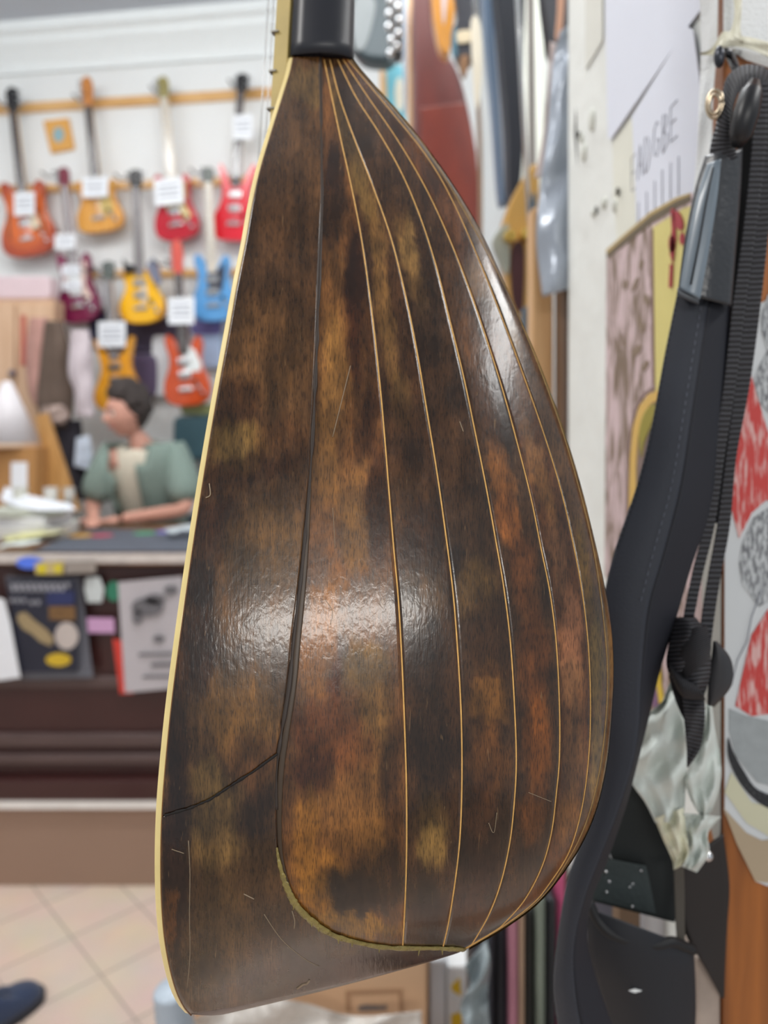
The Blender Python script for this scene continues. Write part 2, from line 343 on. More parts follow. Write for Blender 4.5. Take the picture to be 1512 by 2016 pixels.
def woodcol(x, y, base=(70, 46, 30), rib=None):
    global BR
    if BR is None: BR = [rib_of(q[0], q[1]) for q in BL]
    wx = x+10*(fbm(x/22, y/40)-.5)*2+7*(fbm(x/5, y/60+9)-.5)*2; wy = y+26*(fbm(x/12+5, y/50+3)-.5)*2
    c = np.ones(x.shape+(3,))*np.array(base)
    for bi, (bx, by, rx, ry, an, col, s) in enumerate(BL):
        if rib is not None and BR[bi] != rib: continue
        dx = wx-bx; dy = wy-by; ca, sa = math.cos(an), math.sin(an)
        u = (dx*ca-dy*sa*-1*1.0)/rx if False else (dx*ca+dy*sa)/rx; v = (-dx*sa+dy*ca)/ry
        d = np.sqrt(u*u+v*v); wgt = np.clip((1.28-d)*1.5, 0, 1); wgt = s*(wgt*wgt*(3-2*wgt)); wgt = wgt[..., None]
        c = c*(1-wgt)+np.array(col)*wgt
    f = .74+.50*fbm(x/11, y/130+40)[..., None]
    g = .90+.20*fbm(x/3.2+77, y/45)[..., None]
    blot = fbm(x/45+11, y/70+5)[..., None]; c = c*f*g
    c = c*(.80+.40*np.clip((blot-.30)/.4, 0, 1))*1.02
    sat = .85; l = c.mean(-1, keepdims=True); c = l+(c-l)*1.04
    c = np.clip(c*np.array([1.0, .95, .74])/255, 0, 1)
    return np.where(c <= .04045, c/12.92, ((c+.055)/1.055)**2.4)
def wood_shader():
    m = bpy.data.materials.new('old_varnished_rosewood'); m.use_nodes = True; nt = m.node_tree; N = nt.nodes; L = nt.links; b = N['Principled BSDF']
    at = N.new('ShaderNodeVertexColor'); at.layer_name = 'stain'
    uv = N.new('ShaderNodeTexCoord')
    def noise(sx, sy, sc, det=3, dist=0):
        mp = N.new('ShaderNodeMapping'); mp.inputs['Scale'].default_value = (sx, sy, 1); no = N.new('ShaderNodeTexNoise'); no.inputs['Scale'].default_value = sc; no.inputs['Detail'].default_value = det; no.inputs['Distortion'].default_value = dist
        L.new(uv.outputs['UV'], mp.inputs[0]); L.new(mp.outputs[0], no.inputs['Vector']); return no
    def ramp(no, p0, c0, p1, c1):
        r = N.new('ShaderNodeValToRGB'); r.color_ramp.elements[0].position = p0; r.color_ramp.elements[1].position = p1
        r.color_ramp.elements[0].color = (c0, c0, c0, 1); r.color_ramp.elements[1].color = (c1, c1, c1, 1); L.new(no.outputs['Fac'], r.inputs[0]); return r
    g1 = ramp(noise(1, .13, 420, 3, .3), .36, .50, .52, 1.10)      # fine pores
    g2 = ramp(noise(1, .05, 110, 4, .2), .35, .84, .65, 1.12)      # long streaks
    g3 = ramp(noise(1, .8, 24, 4, .6), .38, .90, .62, 1.08)       # blotches
    last = at.outputs['Color']
    for g in (g1, g2, g3):
        mx = N.new('ShaderNodeMix'); mx.data_type = 'RGBA'; mx.blend_type = 'MULTIPLY'; mx.inputs[0].default_value = 1
        L.new(last, mx.inputs[6]); L.new(g.outputs[0], mx.inputs[7]); last = mx.outputs[2]
    # pale rubbed scratches
    s1 = ramp(noise(1, .09, 150, 2, 1.2), .70, 0, .80, .55)
    mx = N.new('ShaderNodeMix'); mx.data_type = 'RGBA'; L.new(s1.outputs[0], mx.inputs[0]); L.new(last, mx.inputs[6]); mx.inputs[7].default_value = (*lin((150, 118, 80)), 1); last = mx.outputs[2]
    L.new(last, b.inputs['Base Color'])
    r = ramp(noise(1, .5, 40, 4, .3), .3, -.05, .7, .08)
    bw_ = N.new('ShaderNodeRGBToBW'); L.new(at.outputs['Color'], bw_.inputs[0])
    mr = N.new('ShaderNodeMapRange'); mr.inputs[1].default_value = .02; mr.inputs[2].default_value = .17; mr.inputs[3].default_value = .20; mr.inputs[4].default_value = .46; L.new(bw_.outputs[0], mr.inputs[0])
    ad0 = N.new('ShaderNodeMath'); ad0.operation = 'ADD'; L.new(mr.outputs[0], ad0.inputs[0]); L.new(r.outputs[0], ad0.inputs[1]); L.new(ad0.outputs[0], b.inputs['Roughness'])
    b.inputs['Specular IOR Level'].default_value = .32
    b.inputs['Coat Weight'].default_value = .50; b.inputs['Coat Roughness'].default_value = .13
    n1 = noise(1, .6, 75, 3, .4); n2 = noise(1, .12, 260, 2)
    ad = N.new('ShaderNodeMath'); ad.operation = 'MULTIPLY_ADD'; L.new(n2.outputs['Fac'], ad.inputs[0]); ad.inputs[1].default_value = .35; L.new(n1.outputs['Fac'], ad.inputs[2])
    bp = N.new('ShaderNodeBump'); bp.inputs['Strength'].default_value = .20; bp.inputs['Distance'].default_value = .00042
    L.new(ad.outputs[0], bp.inputs['Height']); L.new(bp.outputs['Normal'], b.inputs['Normal']); L.new(bp.outputs['Normal'], b.inputs['Coat Normal'])
    return m
WM = wood_shader()
MO = Vector((0, 0, 0))
mroot = empty('mandolin', P(640, 1900, .37), (0, 0, 0), 'old bowl-back mandolin hanging in front, dark varnished ribs with thin yellow inlay lines', 'mandolin')
MO = Vector(mroot.location)
MOn = np.array(MO)
def gridmesh(name, A, B, lift, mir=False, shift=(0, 0), parent=mroot, thick=0.0012, base=(70, 46, 30), rib=None):
    """A,B arrays [rows, cols] on the bowl surface -> shell mesh with stains"""
    p, x, y = S(A, B, lift); q, _, _ = S(A, B, lift-thick)
    if mir: p = mirror(p); q = mirror(q)
    r, c = A.shape; V = np.concatenate([p.reshape(-1, 3), q.reshape(-1, 3)])-MOn; K = r*c; Fc = []
    for i in range(r-1):
        for j in range(c-1):
            k = i*c+j; Fc.append((k, k+1, k+c+1, k+c))
    for i in range(r-1):
        for j in (0, c-1):
            k = i*c+j; Fc.append((k, k+c, K+k+c, K+k))
    for j in range(c-1):
        for i in (0, r-1):
            k = i*c+j; Fc.append((k, k+1, K+k+1, K+k))
    X = np.concatenate([x.ravel(), x.ravel()])+shift[0]; Yy = np.concatenate([y.ravel(), y.ravel()])+shift[1]
    uvs = np.stack([X/1000, Yy/1000], -1)
    o = mobj(name, V, Fc, WM, parent, smooth=True, uvs=uvs)
    col = woodcol(X, Yy, base, rib); ca = o.data.color_attributes.new('stain', 'FLOAT_COLOR', 'POINT')
    ca.data.foreach_set('color', np.concatenate([col, np.ones((len(col), 1))], 1).ravel())
    return o
NB = 330
bb = np.linspace(0, 1, NB)
bounds = [lambda b: np.clip(aJ(b)-.02, 0, 1)]+aL+[lambda b: np.ones_like(b)]
cols = [26, 14, 13, 12, 10, 9, 8]
def strip(a0, a1, nc):
    f0 = np.arcsin(np.clip(a0, 0, 1)); f1 = np.arcsin(np.clip(a1, 0, 1)); f1 = np.maximum(f1, f0+1e-4)
    u = np.linspace(0, 1, nc+1)[None]; return np.sin(f0[:, None]*(1-u)+f1[:, None]*u)
for k in range(7):
    A = strip(bounds[k](bb), bounds[k+1](bb), cols[k]); B = np.repeat(bb[:, None], A.shape[1], 1)
    shades = [(96,64,40),(62,42,30),(54,38,29),(58,40,29),(74,46,28),(70,50,36),(88,70,48)]
    gridmesh('rib', A, B, 0., base=shades[k], rib=k)
    b2 = bb[::4]; A = strip(bounds[k](b2), bounds[k+1](b2), max(4, cols[k]//2)); B = np.repeat(b2[:, None], A.shape[1], 1)
    gridmesh('rib', A, B, 0., mir=True, shift=(37, 210), base=shades[k])
# inlay lines
inlay = mat('yellow_inlay', (222, 172, 98), .7, var=.35, nscale=300)
inlay2 = mat('yellow_inlay_dim', (170, 136, 84), .7, var=.35, nscale=300)
for k, f in enumerate(aL):
    bl = np.linspace(0.003, [.972, .985, .998, .999, .999, .999][k], 260)
    p, x, y = S(np.clip(f(bl), 0, .9995), bl, 0.0)
    pts = [Vector(q)-MO for q in p]
    r = [.00034, .00034, .00033, .00030, .00026, .00022][k]
    tube('inlay_line', pts, r, inlay if k < 5 else inlay2, mroot, n=6, flat=.3)
    pm = mirror(p[::4]); tube('inlay_line', [Vector(q)-MO for q in pm], r, inlay, mroot, n=5)
# wide side rib and tail clasp (laid on top, a touch proud)
CRK = [(0, 1607), (.25, 1597), (.42, 1585), (.6, 1562), (.8, 1538), (1, 1508)]
nc = 56
bcr = lambda u: (np.interp(u, [c[0] for c in CRK], [c[1] for c in CRK])-T0)/(TL-T0)
U = np.linspace(0, 1, nc+1)
vv = np.linspace(0, 1, 300)
Bm = vv[:, None]*(bcr(U)[None]-.0006); Am = U[None]*np.clip(aJ(Bm)-.004, 0.0001, 1)
gridmesh('side_rib', Am, Bm, .0010, base=(76, 54, 38), rib=-1)
vv = np.linspace(0, 1, 130)
Bc = bcr(U)[None]+.0006+vv[:, None]*(1-bcr(U)[None]-.0006); aj = np.clip(aJ(Bc)+.0, 0.0001, 1); Ac = U[None]*aj
gridmesh('tail_clasp', Ac, Bc, .0014, base=(74, 54, 40), rib=-1)
vv = np.linspace(0, 1, 60); U2 = np.linspace(0, 1, 21); Bm = np.repeat(vv[:, None], 21, 1); Am = U2[None]*np.clip(aJ(Bm), 0.0001, 1)
gridmesh('side_rib', Am, Bm, .0010, mir=True, shift=(0, 150))
# underside of the tail, bridging both halves
aa = np.linspace(0, 1, 30); p, x, y = S(aa, np.ones(30), .0014); pm = mirror(p); ns = 16; V = []
for i in range(30):
    a = p[i]; c = pm[i]; Ld = np.linalg.norm(c-a)
    for s in range(ns+1):
        t = s/ns; q = a*(1-t)+c*t; q[2] -= .20*Ld*math.sin(math.pi*t)*(1 if True else 0); V.append(q-MOn)
Fc = [(i*(ns+1)+s, i*(ns+1)+s+1, (i+1)*(ns+1)+s+1, (i+1)*(ns+1)+s) for i in range(29) for s in range(ns)]
o = mobj('tail_underside', V, Fc, mat('dark_varnish', (58, 40, 28), .4, coat=.3), mroot, smooth=True)
# dark joint + wax seam
bj = np.linspace(0.0, .80, 240); p, x, y = S(aJ(bj)+.0015, bj, .0009)
wob = [Vector(q)-MO for q in p]
tube('joint_line', wob, .0007, mat('joint_dark_line', (48, 36, 28), .5, var=.3, nscale=200), mroot, n=6, rs=[.00075*(.5+1.2*vn(np.array(i*.21), np.array(3.))) for i in range(240)], flat=.4)
bj = np.linspace(.44, .905, 160); p, x, y = S(aJ(bj)+.010*np.interp(bj, [.44, .6, .75, .9], [.2, 1, 1.2, .4]), bj, .0009)
tube('joint_fillet', [Vector(q)-MO for q in p], .0015, mat('olive_brown_fillet', (66, 50, 34), .4, var=.3, nscale=120), mroot, n=8, rs=[.0003+.0010*math.sin(math.pi*min(1, i/100))**.7 if i < 50 else .0013-.0007*max(0, i-100)/60 for i in range(160)], flat=.2)
bj = np.linspace(.84, .9995, 260)
p, x, y = S(np.clip(aJ(bj), 0, .999), bj, .0014)
tube('glue_seam', [Vector(q)-MO for q in p], .0012, mat('old_yellow_glue', (138, 122, 66), .3, var=.6, nscale=300, bump=.3, bscale=300), mroot, n=7, rs=[(.0004+.0010*min(1, i/90))*(.8+.4*vn(np.array(i*.25), np.array(7.))) for i in range(260)], flat=.45)
rs_ = random.Random(5)
for i in range(9):
    j = 95+i*18+rs_.randint(-5, 5); q = Vector(p[min(j, 259)])-MO
    tube('glue_drip', [q, q+Vector((rs_.uniform(-.0008, .0006), -.0006, -.0018-rs_.random()*.0012))], .00035, MATS['old_yellow_glue'], mroot, n=5, rs=[.0005, .00015])
# crack between rib and clasp
u = np.linspace(0.02, 1, 120); p, x, y = S(u*aJ(bcr(u)), bcr(u), .0013)
tube('crack', [Vector(q)-MO for q in p], .0004, mat('crack_black', (20, 14, 12), .8), mroot, n=5, rs=[.0002+.0005*vn(np.array(i*.3), np.array(1.5)) for i in range(120)])
# scratches (pale)
scr = mat('pale_scratch', (150, 132, 108), .5)
for pts, r in (([(371,1655),(374,1720),(373,1800),(374,1880),(368,1945)], .00013), ([(338,1672),(362,1680)], .00012), ([(520,1800),(555,1850),(600,1888),(628,1902)], .00014),
               ([(585,1946),(596,1938),(604,1936),(609,1930)], .0005), ([(575,1793),(580,1812),(579,1828)], .0002), ([(640,1180),(655,1205),(650,1230)], .0001), ([(655,860),(665,820),(690,720)], .00016), ([(405,980),(414,974),(412,952)], .00025), 
               ([(962,1620),(972,1640),(978,1600)], .00014), ([(905,830),(912,850)], .0002), ([(480,1760),(500,1770)], .0002), ([(655,1000),(660,1080)], .0001), ([(1040,1560),(1085,1578)], .0001)):
    q3 = []
    for (x_, y_) in resamp(pts, 14) and [(v.x, v.y) for v in resamp(pts, 14)]:
        a, b = inv(x_, y_); q, _, _ = S(a, b, .0015 if x_ < 545 or y_ > 1780 else .0002); q3.append(Vector(q)-MO)
    tube('scratch', q3, r, scr, mroot, n=5)
# soundboard, binding
bl = np.linspace(0, 1, 150); p, x, y = S(np.zeros(150), bl, .0); pm = mirror(p)
nv = np.array([-cS, sS, 0.]); 
def outline_loop():
    near = [q for q in p]; far = [q for q in pm][::-1]
    a, c = near[-1], far[0]; Ld = np.linalg.norm(c-a); mid = []
    for s in range(1, 24):
        t = s/24; q = a*(1-t)+c*t; q = q.copy(); q[2] -= .20*Ld*math.sin(math.pi*t); mid.append(q)
    return near+mid+far
OLp = outline_loop(); nO = len(OLp)
bw = [.0030*(.62+.38*min(1, i/60)) for i in range(nO)]
ivory = mat('aged_ivory_binding', (240, 218, 150), .38, var=.15, nscale=90, coat=.2)
V = [q-MOn for q in OLp]+[q+nv*.0031-MOn for q in OLp]
cen = np.mean(OLp, 0)
Vi = [q+(cen-q)*.04+nv*0-MOn for q in OLp]+[q+(cen-q)*.04+nv*.0031-MOn for q in OLp]
VV = V+Vi; Fc = []
for i in range(nO):
    j = (i+1) % nO; Fc += [(i, j, nO+j, nO+i), (2*nO+i, 3*nO+i, 3*nO+j, 2*nO+j), (nO+i, nO+j, 3*nO+j, 3*nO+i), (i, 2*nO+i, 2*nO+j, j)]
o = mobj('binding', VV, Fc, ivory, mroot)
bv = o.modifiers.new('b', 'BEVEL'); bv.width = .0006; bv.segments = 2; bv.limit_method = 'ANGLE'; bv.angle_limit = math.radians(60)
# narrow amber line between binding and rib
tube('binding_purfling', [Vector(q)-MO+Vector((.0001, -.0003, 0)) for q in p], .0004, mat('amber_purfling', (120, 76, 26), .4), mroot, n=5)
spruce = woodmat('old_spruce_top', (196, 150, 84), (214, 172, 104), .4, (1, 1, .05), 200)
Vs = [q+(cen-q)*.03+nv*.0006-MOn for q in OLp]+[q+(cen-q)*.03+nv*.0027-MOn for q in OLp]
o = mobj('soundboard', Vs, [tuple(range(nO)), tuple(range(nO, 2*nO))[::-1]]+[(i, (i+1) % nO, nO+(i+1) % nO, nO+i) for i in range(nO)], spruce, mroot)
# frame of the neck: m = distance from soundboard (towards its front), n across, z up
def NF(m_, n_, z):
    """point: m_ in front of board plane (negative = behind, neck side), n_ across from centre, z world"""
    pl = SA+SB*(z-CZ); mm = pl-m_; nn = C0+n_+DL*(z-CZ)
    return Vector((mm*cS+nn*sS, -mm*sS+nn*cS, z))-MO
YNK = C0/(cS-.044*sS-DL*.479); zt = CZ+(HZ-116)/F*YNK
NT_ = zt+.20
blackp = mat('black_ebonised_neck', (22, 24, 33), .45, var=.35, nscale=40, coat=.06)
V = []; ring = 22; zs = np.linspace(zt-.001, NT_, 26)
for z in zs:
    f = (z-zt)/.2; hw = .0150-.003*f; dp = .0315-.006*min(1, max(0, f)*.4)
    for j in range(ring):
        th = math.pi*j/(ring-1); e = math.sin(th)**.75; V.append(NF(-dp*e+.001, -hw*math.cos(th), z))
Fc = [(i*ring+j, i*ring+(j+1) % ring, (i+1)*ring+(j+1) % ring, (i+1)*ring+j) for i in range(25) for j in range(ring)]
Fc += [tuple(range(ring)), tuple(25*ring+j for j in range(ring))]
nko = mobj('neck', V, Fc, blackp, mroot)
for pp in nko.data.polygons: pp.use_smooth = len(pp.vertices) == 4
def nbox(name, m0, m1, n0, n1, z0, z1, m, bev=.0004, tp=1.0, par=None):
    V = [NF(a, b*(tp if z == z1 else 1), z) for z in (z0, z1) for (a, b) in ((m0, n0), (m1, n0), (m1, n1), (m0, n1))]
    o = mobj(name, V, [(0, 1, 2, 3), (4, 5, 6, 7), (0, 1, 5, 4), (1, 2, 6, 5), (2, 3, 7, 6), (3, 0, 4, 7)], m, par or mroot)
    if bev: bb_ = o.modifiers.new('b', 'BEVEL'); bb_.width = bev; bb_.segments = 2
    return o
    return o
zf0 = CZ+(HZ-330)/F*(YNK-.02)
fbo = nbox('fingerboard', .003, .0115, -.0152, .0152, zf0, NT_, mat('yellowed_fingerboard_edge', (190, 168, 104), .42, var=.2, nscale=60), tp=.85)
steel = mat('fret_steel', (150, 146, 136), .3, 1., var=.1)
strs = mat('bright_string_steel', (205, 208, 212), .25, 1., var=.05)
for py in (-300, -210, -126, -42, 42, 128, 208, 282):
    z = CZ+(HZ-py)/F*(YNK-.012)
    nbox('fret', .009, .0135, -.0158, .0158, z-.0005, z+.0005, steel, bev=0, par=fbo)
for i in range(4):
    for dd in (-.0008, .0008):
        nn = -.0095+i*.0063+dd
        tube('string', [NF(.019, nn*1.25, zt-.25), NF(.0185, nn, NT_)], .00018, strs, mroot, n=5)
nbox('bridge', .003, .019, -.04, .04, zt-.254, zt-.248, blackp)
nbox('nut', .010, .0185, -.0128, .0128, NT_-.002, NT_+.002, ivory)
hdo = nbox('headstock', -.014, .006, -.022, .022, NT_, NT_+.15, blackp, bev=.004)
for s in (-1, 1):
    for i in range(4):
        z = NT_+.025+i*.03; q1 = NF(-.004, s*.021, z); q2 = NF(-.004, s*.038, z)
        cyl('tuning_peg', q1, q2, .0022, steel, hdo, n=10); 
# hanger arm carrying the mandolin by its head
hk = empty('wall_hook', (WX+.03, .527, NT_+.0), (0, 0, 0), 'steel hook arm on right wall carrying the mandolin by its head', 'hook')
hl = Vector(hk.location); hn = (NF(-.030, -.0, NT_-.004)+MO)
tube('arm', [Vector((0.0, 0, -.0)), Vector((hn.x-hl.x+.005, hn.y-hl.y, -.004))], .004, steel, hk)
tube('cradle', [Vector(NF(.012, -.024, NT_-.006)+MO-hl), Vector(NF(-.02, -.022, NT_-.006)+MO-hl), Vector(NF(-.032, 0, NT_-.006)+MO-hl), Vector(NF(-.02, .022, NT_-.006)+MO-hl), Vector(NF(.012, .024, NT_-.006)+MO-hl)], .0035, mat('black_foam', (25, 25, 27), .8), hk)

# ------------------------------------------------------------------ counter at the back
mahog = mat('dark_mahogany', (62, 30, 28), .38, var=.2, nscale=5, coat=.15)
mahog2 = mat('worn_mahogany_moulding', (88, 70, 68), .4, var=.2, nscale=6)
CT = 1.232
ctr = empty('shop_counter', (-1.3, 3.2, PLT), label='dark mahogany shop counter with worn pale top edge, standing on the step', cat='counter')
cl = lambda x, y, z: (x+1.3, y-3.2, z-PLT)
box('body', cl(-1.485, 3.22, .76), (2.70, .80, .848), mahog, ctr, bev=.004)
box('countertop', cl(-1.485, 3.20, CT-.020), (2.76, .86, .038), woodmat('counter_top_wood', (92, 60, 36), (140, 98, 60), .4, (.1, 1, 1), 40), ctr, bev=.008)
box('worn_edge', cl(-1.485, 2.775, CT-.014), (2.76, .012, .034), mat('worn_pale_edge', (205, 196, 190), .4, var=.25, nscale=30), ctr, bev=.003)
for z0, z1 in ((.78, .735), (.57, .52), (.495, .455)):
    V = []
    box('moulding', cl(-1.485, 2.812, (z0+z1)/2), (2.70, .028, z0-z1), mahog2, ctr, bev=.010, seg=3)
box('plinth', cl(-1.485, 2.80, .372), (2.70, .05, .075), mahog, ctr, bev=.006)
YF = 2.792  # counter front
def poster(name, pts, label, cat, m, Y=YF-.006, curl=.02, parent=None, th=.0015):
    # pts: TL,TR,BR,BL px ; lofted with curled lower end
    n = 14; V = []
    for s in (0, 1):
        for i in range(n+1):
            t = i/n
            for j in range(5):
                u = j/4; x = (pts[0][0]*(1-u)+pts[1][0]*u)*(1-t)+(pts[3][0]*(1-u)+pts[2][0]*u)*t
                y = (pts[0][1]*(1-u)+pts[1][1]*u)*(1-t)+(pts[3][1]*(1-u)+pts[2][1]*u)*t
                V.append(P(x, y, Y-curl*t**3*(.5+.5*u)-s*th))
    K = (n+1)*5; Fc = []
    for i in range(n):
        for j in range(4):
            a = i*5+j; Fc += [(a, a+1, a+6, a+5), (K+a, K+a+5, K+a+6, K+a+1)]
        a = i*5; Fc += [(a, a+5, K+a+5, K+a), (a+4, K+a+4, K+a+9, a+9)]
    for j in range(4):
        Fc += [(j, K+j, K+j+1, j+1), (n*5+j, n*5+j+1, K+n*5+j+1, K+n*5+j)]
    o = mobj(name, V, Fc, m, parent, smooth=False)
    if label: setp(o, label, cat)
    return o
def pic(name, pts, m, Y, parent=None, th=.001):
    return plate(name, [P(x, y, Y) for x, y in pts], th, (0, 1, 0), m, parent)
def ell(cx, cy, rx, ry, n=20, a=0): return [(cx+rx*math.cos(t)*math.cos(a)-ry*math.sin(t)*math.sin(a), cy+rx*math.cos(t)*math.sin(a)+ry*math.sin(t)*math.cos(a)) for t in [2*math.pi*i/n for i in range(n)]]
grey_l = mat('poster_grey_print', (150, 150, 158), .6); wht = mat('paper_white', (236, 238, 243), .6, var=.03)
pd = poster('concert_poster', [(10, 1134), (158, 1136), (184, 1334), (42, 1338)], 'dark blue concert poster with violin and round dial taped on the counter front', 'poster', mat('poster_sleeve_grey', (96, 96, 104), .4))
yy = YF-.034
pic('printed_panel', [(14, 1140), (150, 1142), (154, 1322), (34, 1324)], mat('poster_navy', (34, 36, 52), .5, var=.3, nscale=12), yy, pd)
for y0, x0, x1 in ((1152, 20, 144), (1160, 22, 138), (1182, 18, 60), (1186, 58, 88)):
    for q in range(int((x1-x0)/12)): pic('printed_letters', [(x0+q*12, y0-3-(q % 2)), (x0+q*12+9, y0-4), (x0+q*12+8, y0+5), (x0+q*12+1, y0+4)], grey_l, yy-.002, pd)
pic('violin_picture', [(35, 1208), (50, 1205), (68, 1222), (92, 1240), (106, 1258), (100, 1272), (80, 1264), (62, 1248), (44, 1238), (34, 1222)], mat('print_tan', (160, 140, 104), .6), yy-.003, pd)
pic('round_dial_picture', ell(131, 1252, 23, 27), mat('print_dial', (196, 184, 178), .6), yy-.003, pd)
pic('yellow_oval', ell(115, 1299, 25, 13), mat('print_yellow', (206, 172, 40), .6), yy-.003, pd)
pic('orange_text_block', [(96, 1194), (148, 1194), (148, 1222), (96, 1220)], mat('print_brown', (120, 88, 52), .6, var=.5, nscale=60), yy-.003, pd)
pic('blue_block', [(92, 1166), (146, 1164), (147, 1190), (92, 1192)], mat('print_blue', (40, 48, 92), .6), yy-.0025, pd)
setp(pic('paper_notice', [(-40, 1170), (8, 1180), (20, 1225), (40, 1334), (-40, 1345)], wht, YF-.05), 'blank white sheet hanging at the left end of the counter front', 'paper')
setp(pic('paper_sticker', [(168, 1138), (196, 1136), (205, 1160), (200, 1186), (172, 1186), (166, 1160)], mat('sticker_grey_white', (206, 212, 212), .5), YF-.003), 'small whitish sticker on the counter front beside the dark poster', 'sticker')
setp(pic('pink_label', [(171, 1216), (224, 1217), (226, 1246), (173, 1246)], mat('label_pink', (206, 160, 200), .5), YF-.003), 'pink rectangular label between the two posters on the counter front', 'label')
setp(pic('green_sticker', ell(224, 1164, 15, 20), mat('sticker_green', (48, 124, 96), .5), YF-.003), 'round green sticker at the corner of the grey print', 'sticker')
setp(pic('red_flyer', [(222, 1258), (246, 1262), (262, 1340), (262, 1366), (236, 1366)], mat('flyer_red', (214, 62, 50), .5, var=.1), YF-.003), 'red flyer peeping out beneath the grey printed poster', 'flyer')
pb = poster('printed_poster', [(232, 1146), (360, 1134), (372, 1352), (246, 1364)], 'pale grey poster with dark drawn figure on the counter front, next to mandolin', 'poster', mat('poster_pale_grey', (188, 182, 186), .6, var=.06), curl=.012)
dk = mat('print_dark_grey', (104, 102, 106), .6, var=.3, nscale=40)
for pts in (ell(290, 1195, 32, 18), ell(270, 1215, 10, 14), ell(312, 1258, 12, 7), ell(305, 1180, 20, 10), [(272, 1286), (340, 1284), (340, 1290), (272, 1292)], [(296, 1306), (344, 1304), (344, 1311), (298, 1313)], [(280, 1330), (340, 1329), (340, 1334), (280, 1335)], ell(336, 1162, 14, 9)):
    pic('dark_print', pts, dk, YF-.022, pb)
setp(pic('blue_sticker', ell(58, 1108, 26, 12), mat('sticker_blue', (86, 122, 232), .5), 2.7615), 'blue oval sticker on the worn counter edge', 'sticker')
ys = setp(pic('yellow_sticker', [(68, 1108), (126, 1104), (124, 1131), (70, 1131)], mat('sticker_yellow', (190, 170, 120), .5, var=.1), 2.7605), 'yellow and buff sticker strip on the counter edge', 'sticker')
pic('yellow_patch', [(74, 1112), (92, 1110), (90, 1129), (74, 1129)], mat('sticker_yellow_deep', (214, 196, 40), .5), 2.7590, ys)
pic('yellow_patch', [(106, 1112), (122, 1111), (121, 1127), (107, 1127)], mat('sticker_yellow_deep', (214, 196, 40), .5), 2.7590, ys)
st2 = setp(pic('lettered_sticker', [(128, 1106), (190, 1104), (188, 1128), (128, 1130)], mat('sticker_grey', (150, 140, 132), .5, var=.2, nscale=60), 2.7605), 'grey lettered sticker at the right of the yellow one on counter edge', 'sticker')
# mat on the counter
matb = setp(box('counter_mat', (-.84, 3.10, CT+.004), (.94, .56, .006), mat('mat_slate', (84, 90, 102), .7), bev=.002), 'slate grey mat with coloured spots lying on the counter', 'mat')
matb.data.materials[0] = MATS['mat_slate']
for (px, py, rx, c, nm) in ((160, 1058, 24, (198, 150, 66), 'orange'), (200, 1058, 22, (176, 62, 84), 'red'), (285, 1053, 22, (72, 148, 108), 'green'), (322, 1051, 16, (120, 112, 190), 'violet')):
    Y = (CZ-CT)*F/(py-HZ); X = (px-CX)/F*Y
    o = cyl('coloured_spot', (X, Y, CT+.0065), (X, Y, CT+.009), rx/F*Y, mat('spot_'+nm, c, .6), n=20); 
    setp(o, nm+' round coaster lying on the slate counter mat', 'coaster', 'coasters on the counter mat')
# papers and clutter on the counter
def paper(px, py, w_, d_, rz, z, rgb, label, th=.004, cat='paper', name='paper_sheet', tilt=0):
    Y = (CZ-z)*F/(py-HZ); X = (px-CX)/F*Y
    bm = bmesh.new(); bmesh.ops.create_grid(bm, x_segments=8, y_segments=6, size=.5)
    rn = random.Random(px+py)
    for v in bm.verts:
        v.co.x *= w_; v.co.y *= d_; v.co.z = .010*math.sin(v.co.x*14+rn.random())+.008*math.cos(v.co.y*19)+.018
    r = bmesh.ops.solidify(bm, geom=bm.faces[:], thickness=th)
    o = bmobj(name, bm, mat('paper_%d_%d_%d' % rgb, rgb, .6, var=.08), smooth=True)
    o.location = (X, Y, z); o.rotation_euler = (tilt, 0, rz); return setp(o, label, cat)
paper(75, 1040, .34, .26, .35, CT+.004, (212, 226, 214), 'pale green sheet spread over the left end of the counter')
for k, (x_, y_, z_, w_, d_, hh, a_, c_) in enumerate(((-1.50, 3.22, CT, .34, .24, .05, .1, (206, 204, 200)), (-1.52, 3.23, CT+.051, .30, .22, .045, -.12, (222, 222, 226)), (-1.47, 3.21, CT+.097, .27, .20, .035, .2, (196, 200, 190)))):
    o = box('paper_pile', (0, 0, hh/2), (w_, d_, hh), mat('pile_%d' % k, c_, .7, var=.1, nscale=20), bev=.006); o.location = (x_, y_, z_); o.rotation_euler = (0, 0, a_)
    setp(o, ('thick pile of grey-white papers lying directly on the counter left end', 'white bundle of papers, middle of the heap on the counter', 'olive-grey bundle topping the paper heap on the counter')[k], 'papers')
o = ribbon('paper_sheet', [(10, 958, 3.3), (60, 975, 3.2), (140, 992, 3.12)], [(0, 985, 3.2), (60, 1004, 3.1), (150, 1004, 3.08)], .004, mat('sheet_cool_white', (226, 230, 238), .5), ripple=.006, n=24); setp(o, 'curled cool white sheet draped across the paper heap', 'paper')
paper(50, 1066, .16, .12, .6, CT+.004, (206, 204, 150), 'yellowish crumpled slip at the front of the counter papers')
paper(95, 1062, .12, .10, -.3, CT+.006, (190, 186, 140), 'small olive envelope lying next to the slate mat')
paper(40, 1084, .14, .07, .2, CT+.004, (218, 228, 224), 'small white slip near the counter front edge')
paper(360, 1052, .14, .10, .6, CT+.016, (190, 200, 206), 'crumpled pale foil bag on counter right beside the mandolin edge')
